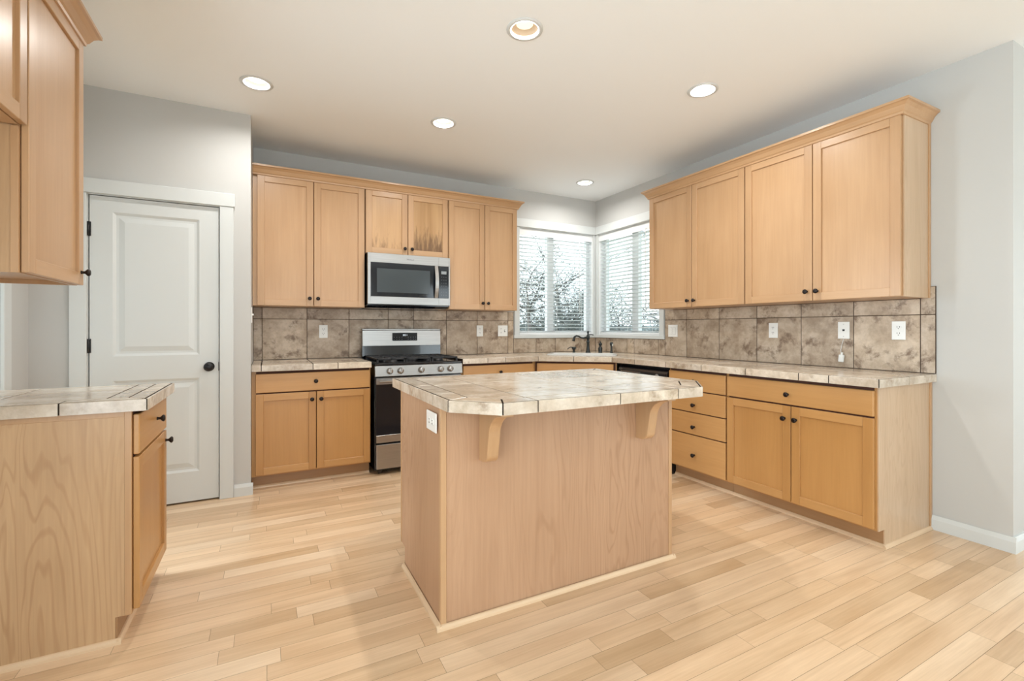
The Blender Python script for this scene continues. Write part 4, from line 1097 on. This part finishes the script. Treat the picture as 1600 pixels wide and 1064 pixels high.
# ------------------------------------------------------------------ recessed ceiling lights
names = ['recessed ceiling light with a warm glowing bulb above the front of the island',
         'recessed ceiling light nearest the pantry wall', 'recessed ceiling light in front of the short cabinets over the range',
         'recessed ceiling light nearest the right wall cabinets', 'recessed ceiling light in the corner by the two windows']
M['canw'] = simple('warm_baffle', (.62, .50, .38), .6)
M['can'] = simple('can_baffle', (.80, .78, .72), .5)
for i, ((lx, ly), lb) in enumerate(zip(LIGHTS, names)):
    warm = i == 0
    o = thing('recessed_light', lb, 'ceiling light', (lx, ly, ZC-.0002))
    mb = MB(); mb.lathe([(.070, .004), (.070, -.004), (.078, -.007), (.093, -.004), (.095, -.0005)], n=36, cap=False); mb.build('trim_ring', 'white', o)
    dep = .085 if warm else .045
    mb = MB(); mb.lathe([(.0705, .002), (.066, dep), (.004, dep+.004)], n=32, cap=False); mb.build('baffle', 'canw' if warm else 'can', o)
    mb = MB()
    if warm: mb.lathe([(.020, dep), (.024, dep-.020), (.044, dep-.052), (.044, dep-.058), (.030, dep-.066), (.004, dep-.069)], n=24)
    else: mb.lathe([(.060, dep-.002), (.060, dep-.014), (.045, dep-.024), (.004, dep-.028)], n=28)
    mb.build('bulb', 'bulbw' if warm else 'bulbc', o)
    l = bpy.data.lights.new('bulb_light', 'AREA'); l.shape = 'DISK'; l.size = .066 if warm else .100
    l.energy = 14.0; l.color = (1.0, .96, .90) if warm else (1.0, .985, .955); l.spread = math.radians(172)
    lo = bpy.data.objects.new('bulb_light', l); COL.objects.link(lo); lo.parent = o; lo.location = (0, 0, (dep-.071) if warm else (dep-.031))

# ------------------------------------------------------------------ outside
mb = MB(); mb.box(-30, 40, 7.3, 40, -.65, -.6); mb.box(7.9, 40, -20, 7.3, -.65, -.6); mb.box(3.75, 7.9, 1.2, 7.3, -.65, -.6)
go = mb.build('lawn', 'grass'); go['kind'] = 'structure'
def fence(label, p0, p1, h):
    a, b_ = Vector(p0), Vector(p1); L = (b_-a).length
    o = thing('garden_fence', label, 'fence', (a.x, a.y, -.6), math.degrees(math.atan2((b_-a).y, (b_-a).x)))
    mb = MB(); x = 0
    while x < L: mb.box(x, min(x+.14, L), 0, .02, .05, h); x += .15
    mb.build('boards', 'fence', o)
    mb = MB(); mb.box(0, L, .02, .06, .3, .39); mb.box(0, L, .02, .06, h-.4, h-.31); mb.build('rails', 'fence', o)
fence('blue-grey board fence outside beyond the bare trees', (3.0, 13.5), (16.5, 11.0), 1.9)
def tree(label, loc, h, spread, seed, twigs, leafy, name='bare_tree', cat='tree'):
    R_ = random.Random(seed)
    o = thing(name, label, cat, loc)
    tr = MB(); br = MB(); tw = MB()
    top = Vector((R_.uniform(-.2, .2), R_.uniform(-.2, .2), h*.55))
    trunk = [Vector((0, 0, 0)), top*.5+Vector((.06, -.04, 0)), top]
    tr.tube(trunk, [.055, .045, .03], 8); tr.build('trunk', 'bark', o)
    def wig(p, d, L, n):
        pts = [p.copy()]; q = p.copy(); dd = d.copy()
        for _ in range(n):
            dd = (dd + Vector((R_.gauss(0, .28), R_.gauss(0, .28), R_.gauss(.04, .25)))).normalized()
            q = q + dd*(L/n); pts.append(q.copy())
        return pts, dd
    tips = []
    for k in range(20):
        t = R_.uniform(.15, 1.0); p = trunk[1]*(2*t) if t < .5 else trunk[1].lerp(top, 2*t-1)
        a = R_.uniform(0, 2*PI); d = Vector((math.cos(a), math.sin(a), R_.uniform(.1, 1.3))).normalized()
        pts, _ = wig(p, d, h*spread*R_.uniform(.35, .6), 5)
        br.tube(pts, [.018, .015, .012, .010, .007, .005], 5); tips += pts[1:]
    br.build('branches', 'bark', o)
    for k in range(twigs):
        p = R_.choice(tips)+Vector((R_.gauss(0, .05), R_.gauss(0, .05), R_.gauss(0, .05)))
        a = R_.uniform(0, 2*PI); d = Vector((math.cos(a), math.sin(a), R_.uniform(-.5, 1.0))).normalized()
        pts, _ = wig(p, d, R_.uniform(.3, .8), 3); tw.tube(pts, [.006, .005, .004, .002], 3)
    q = tw.build('twigs', 'twig', o); q['kind'] = 'stuff'
    if leafy:
        lf = MB()
        for k in range(leafy):
            p = R_.choice(tips)+Vector((R_.gauss(0, .22), R_.gauss(0, .22), R_.gauss(0, .22)))
            u = Vector((R_.gauss(0, 1), R_.gauss(0, 1), R_.gauss(0, 1))).normalized(); v = u.orthogonal().normalized(); s_ = R_.uniform(.02, .045)
            lf.poly([p-u*s_, p+v*s_*.5, p+u*s_, p-v*s_*.5])
        q = lf.build('foliage', 'leaf' if leafy > 1500 else 'leaf2', o); q['kind'] = 'stuff'
tree('bare twiggy tree outside the left pane of the left window', (4.35, 7.6, -.6), 4.2, .8, 11, 900, 900)
tree('dark leafy bush with bare branches outside the left window, right pane', (5.55, 8.3, -.6), 3.4, .7, 5, 700, 3200, 'leafy_bush', 'bush')
tree('tall bare tree outside between the two corner windows', (6.3, 9.3, -.6), 5.2, .8, 8, 1000, 1200)
tree('leafy bush outside the right corner window', (7.1, 8.0, -.6), 3.2, .75, 21, 700, 1800, 'leafy_bush', 'bush')
tree('low dark bush near the fence seen at the foot of the left window', (5.6, 10.8, -.6), 3.2, .9, 31, 500, 4000, 'leafy_bush', 'bush')
tree('bare tree outside the near side of the right corner window', (7.9, 6.9, -.6), 4.4, .8, 41, 900, 700)
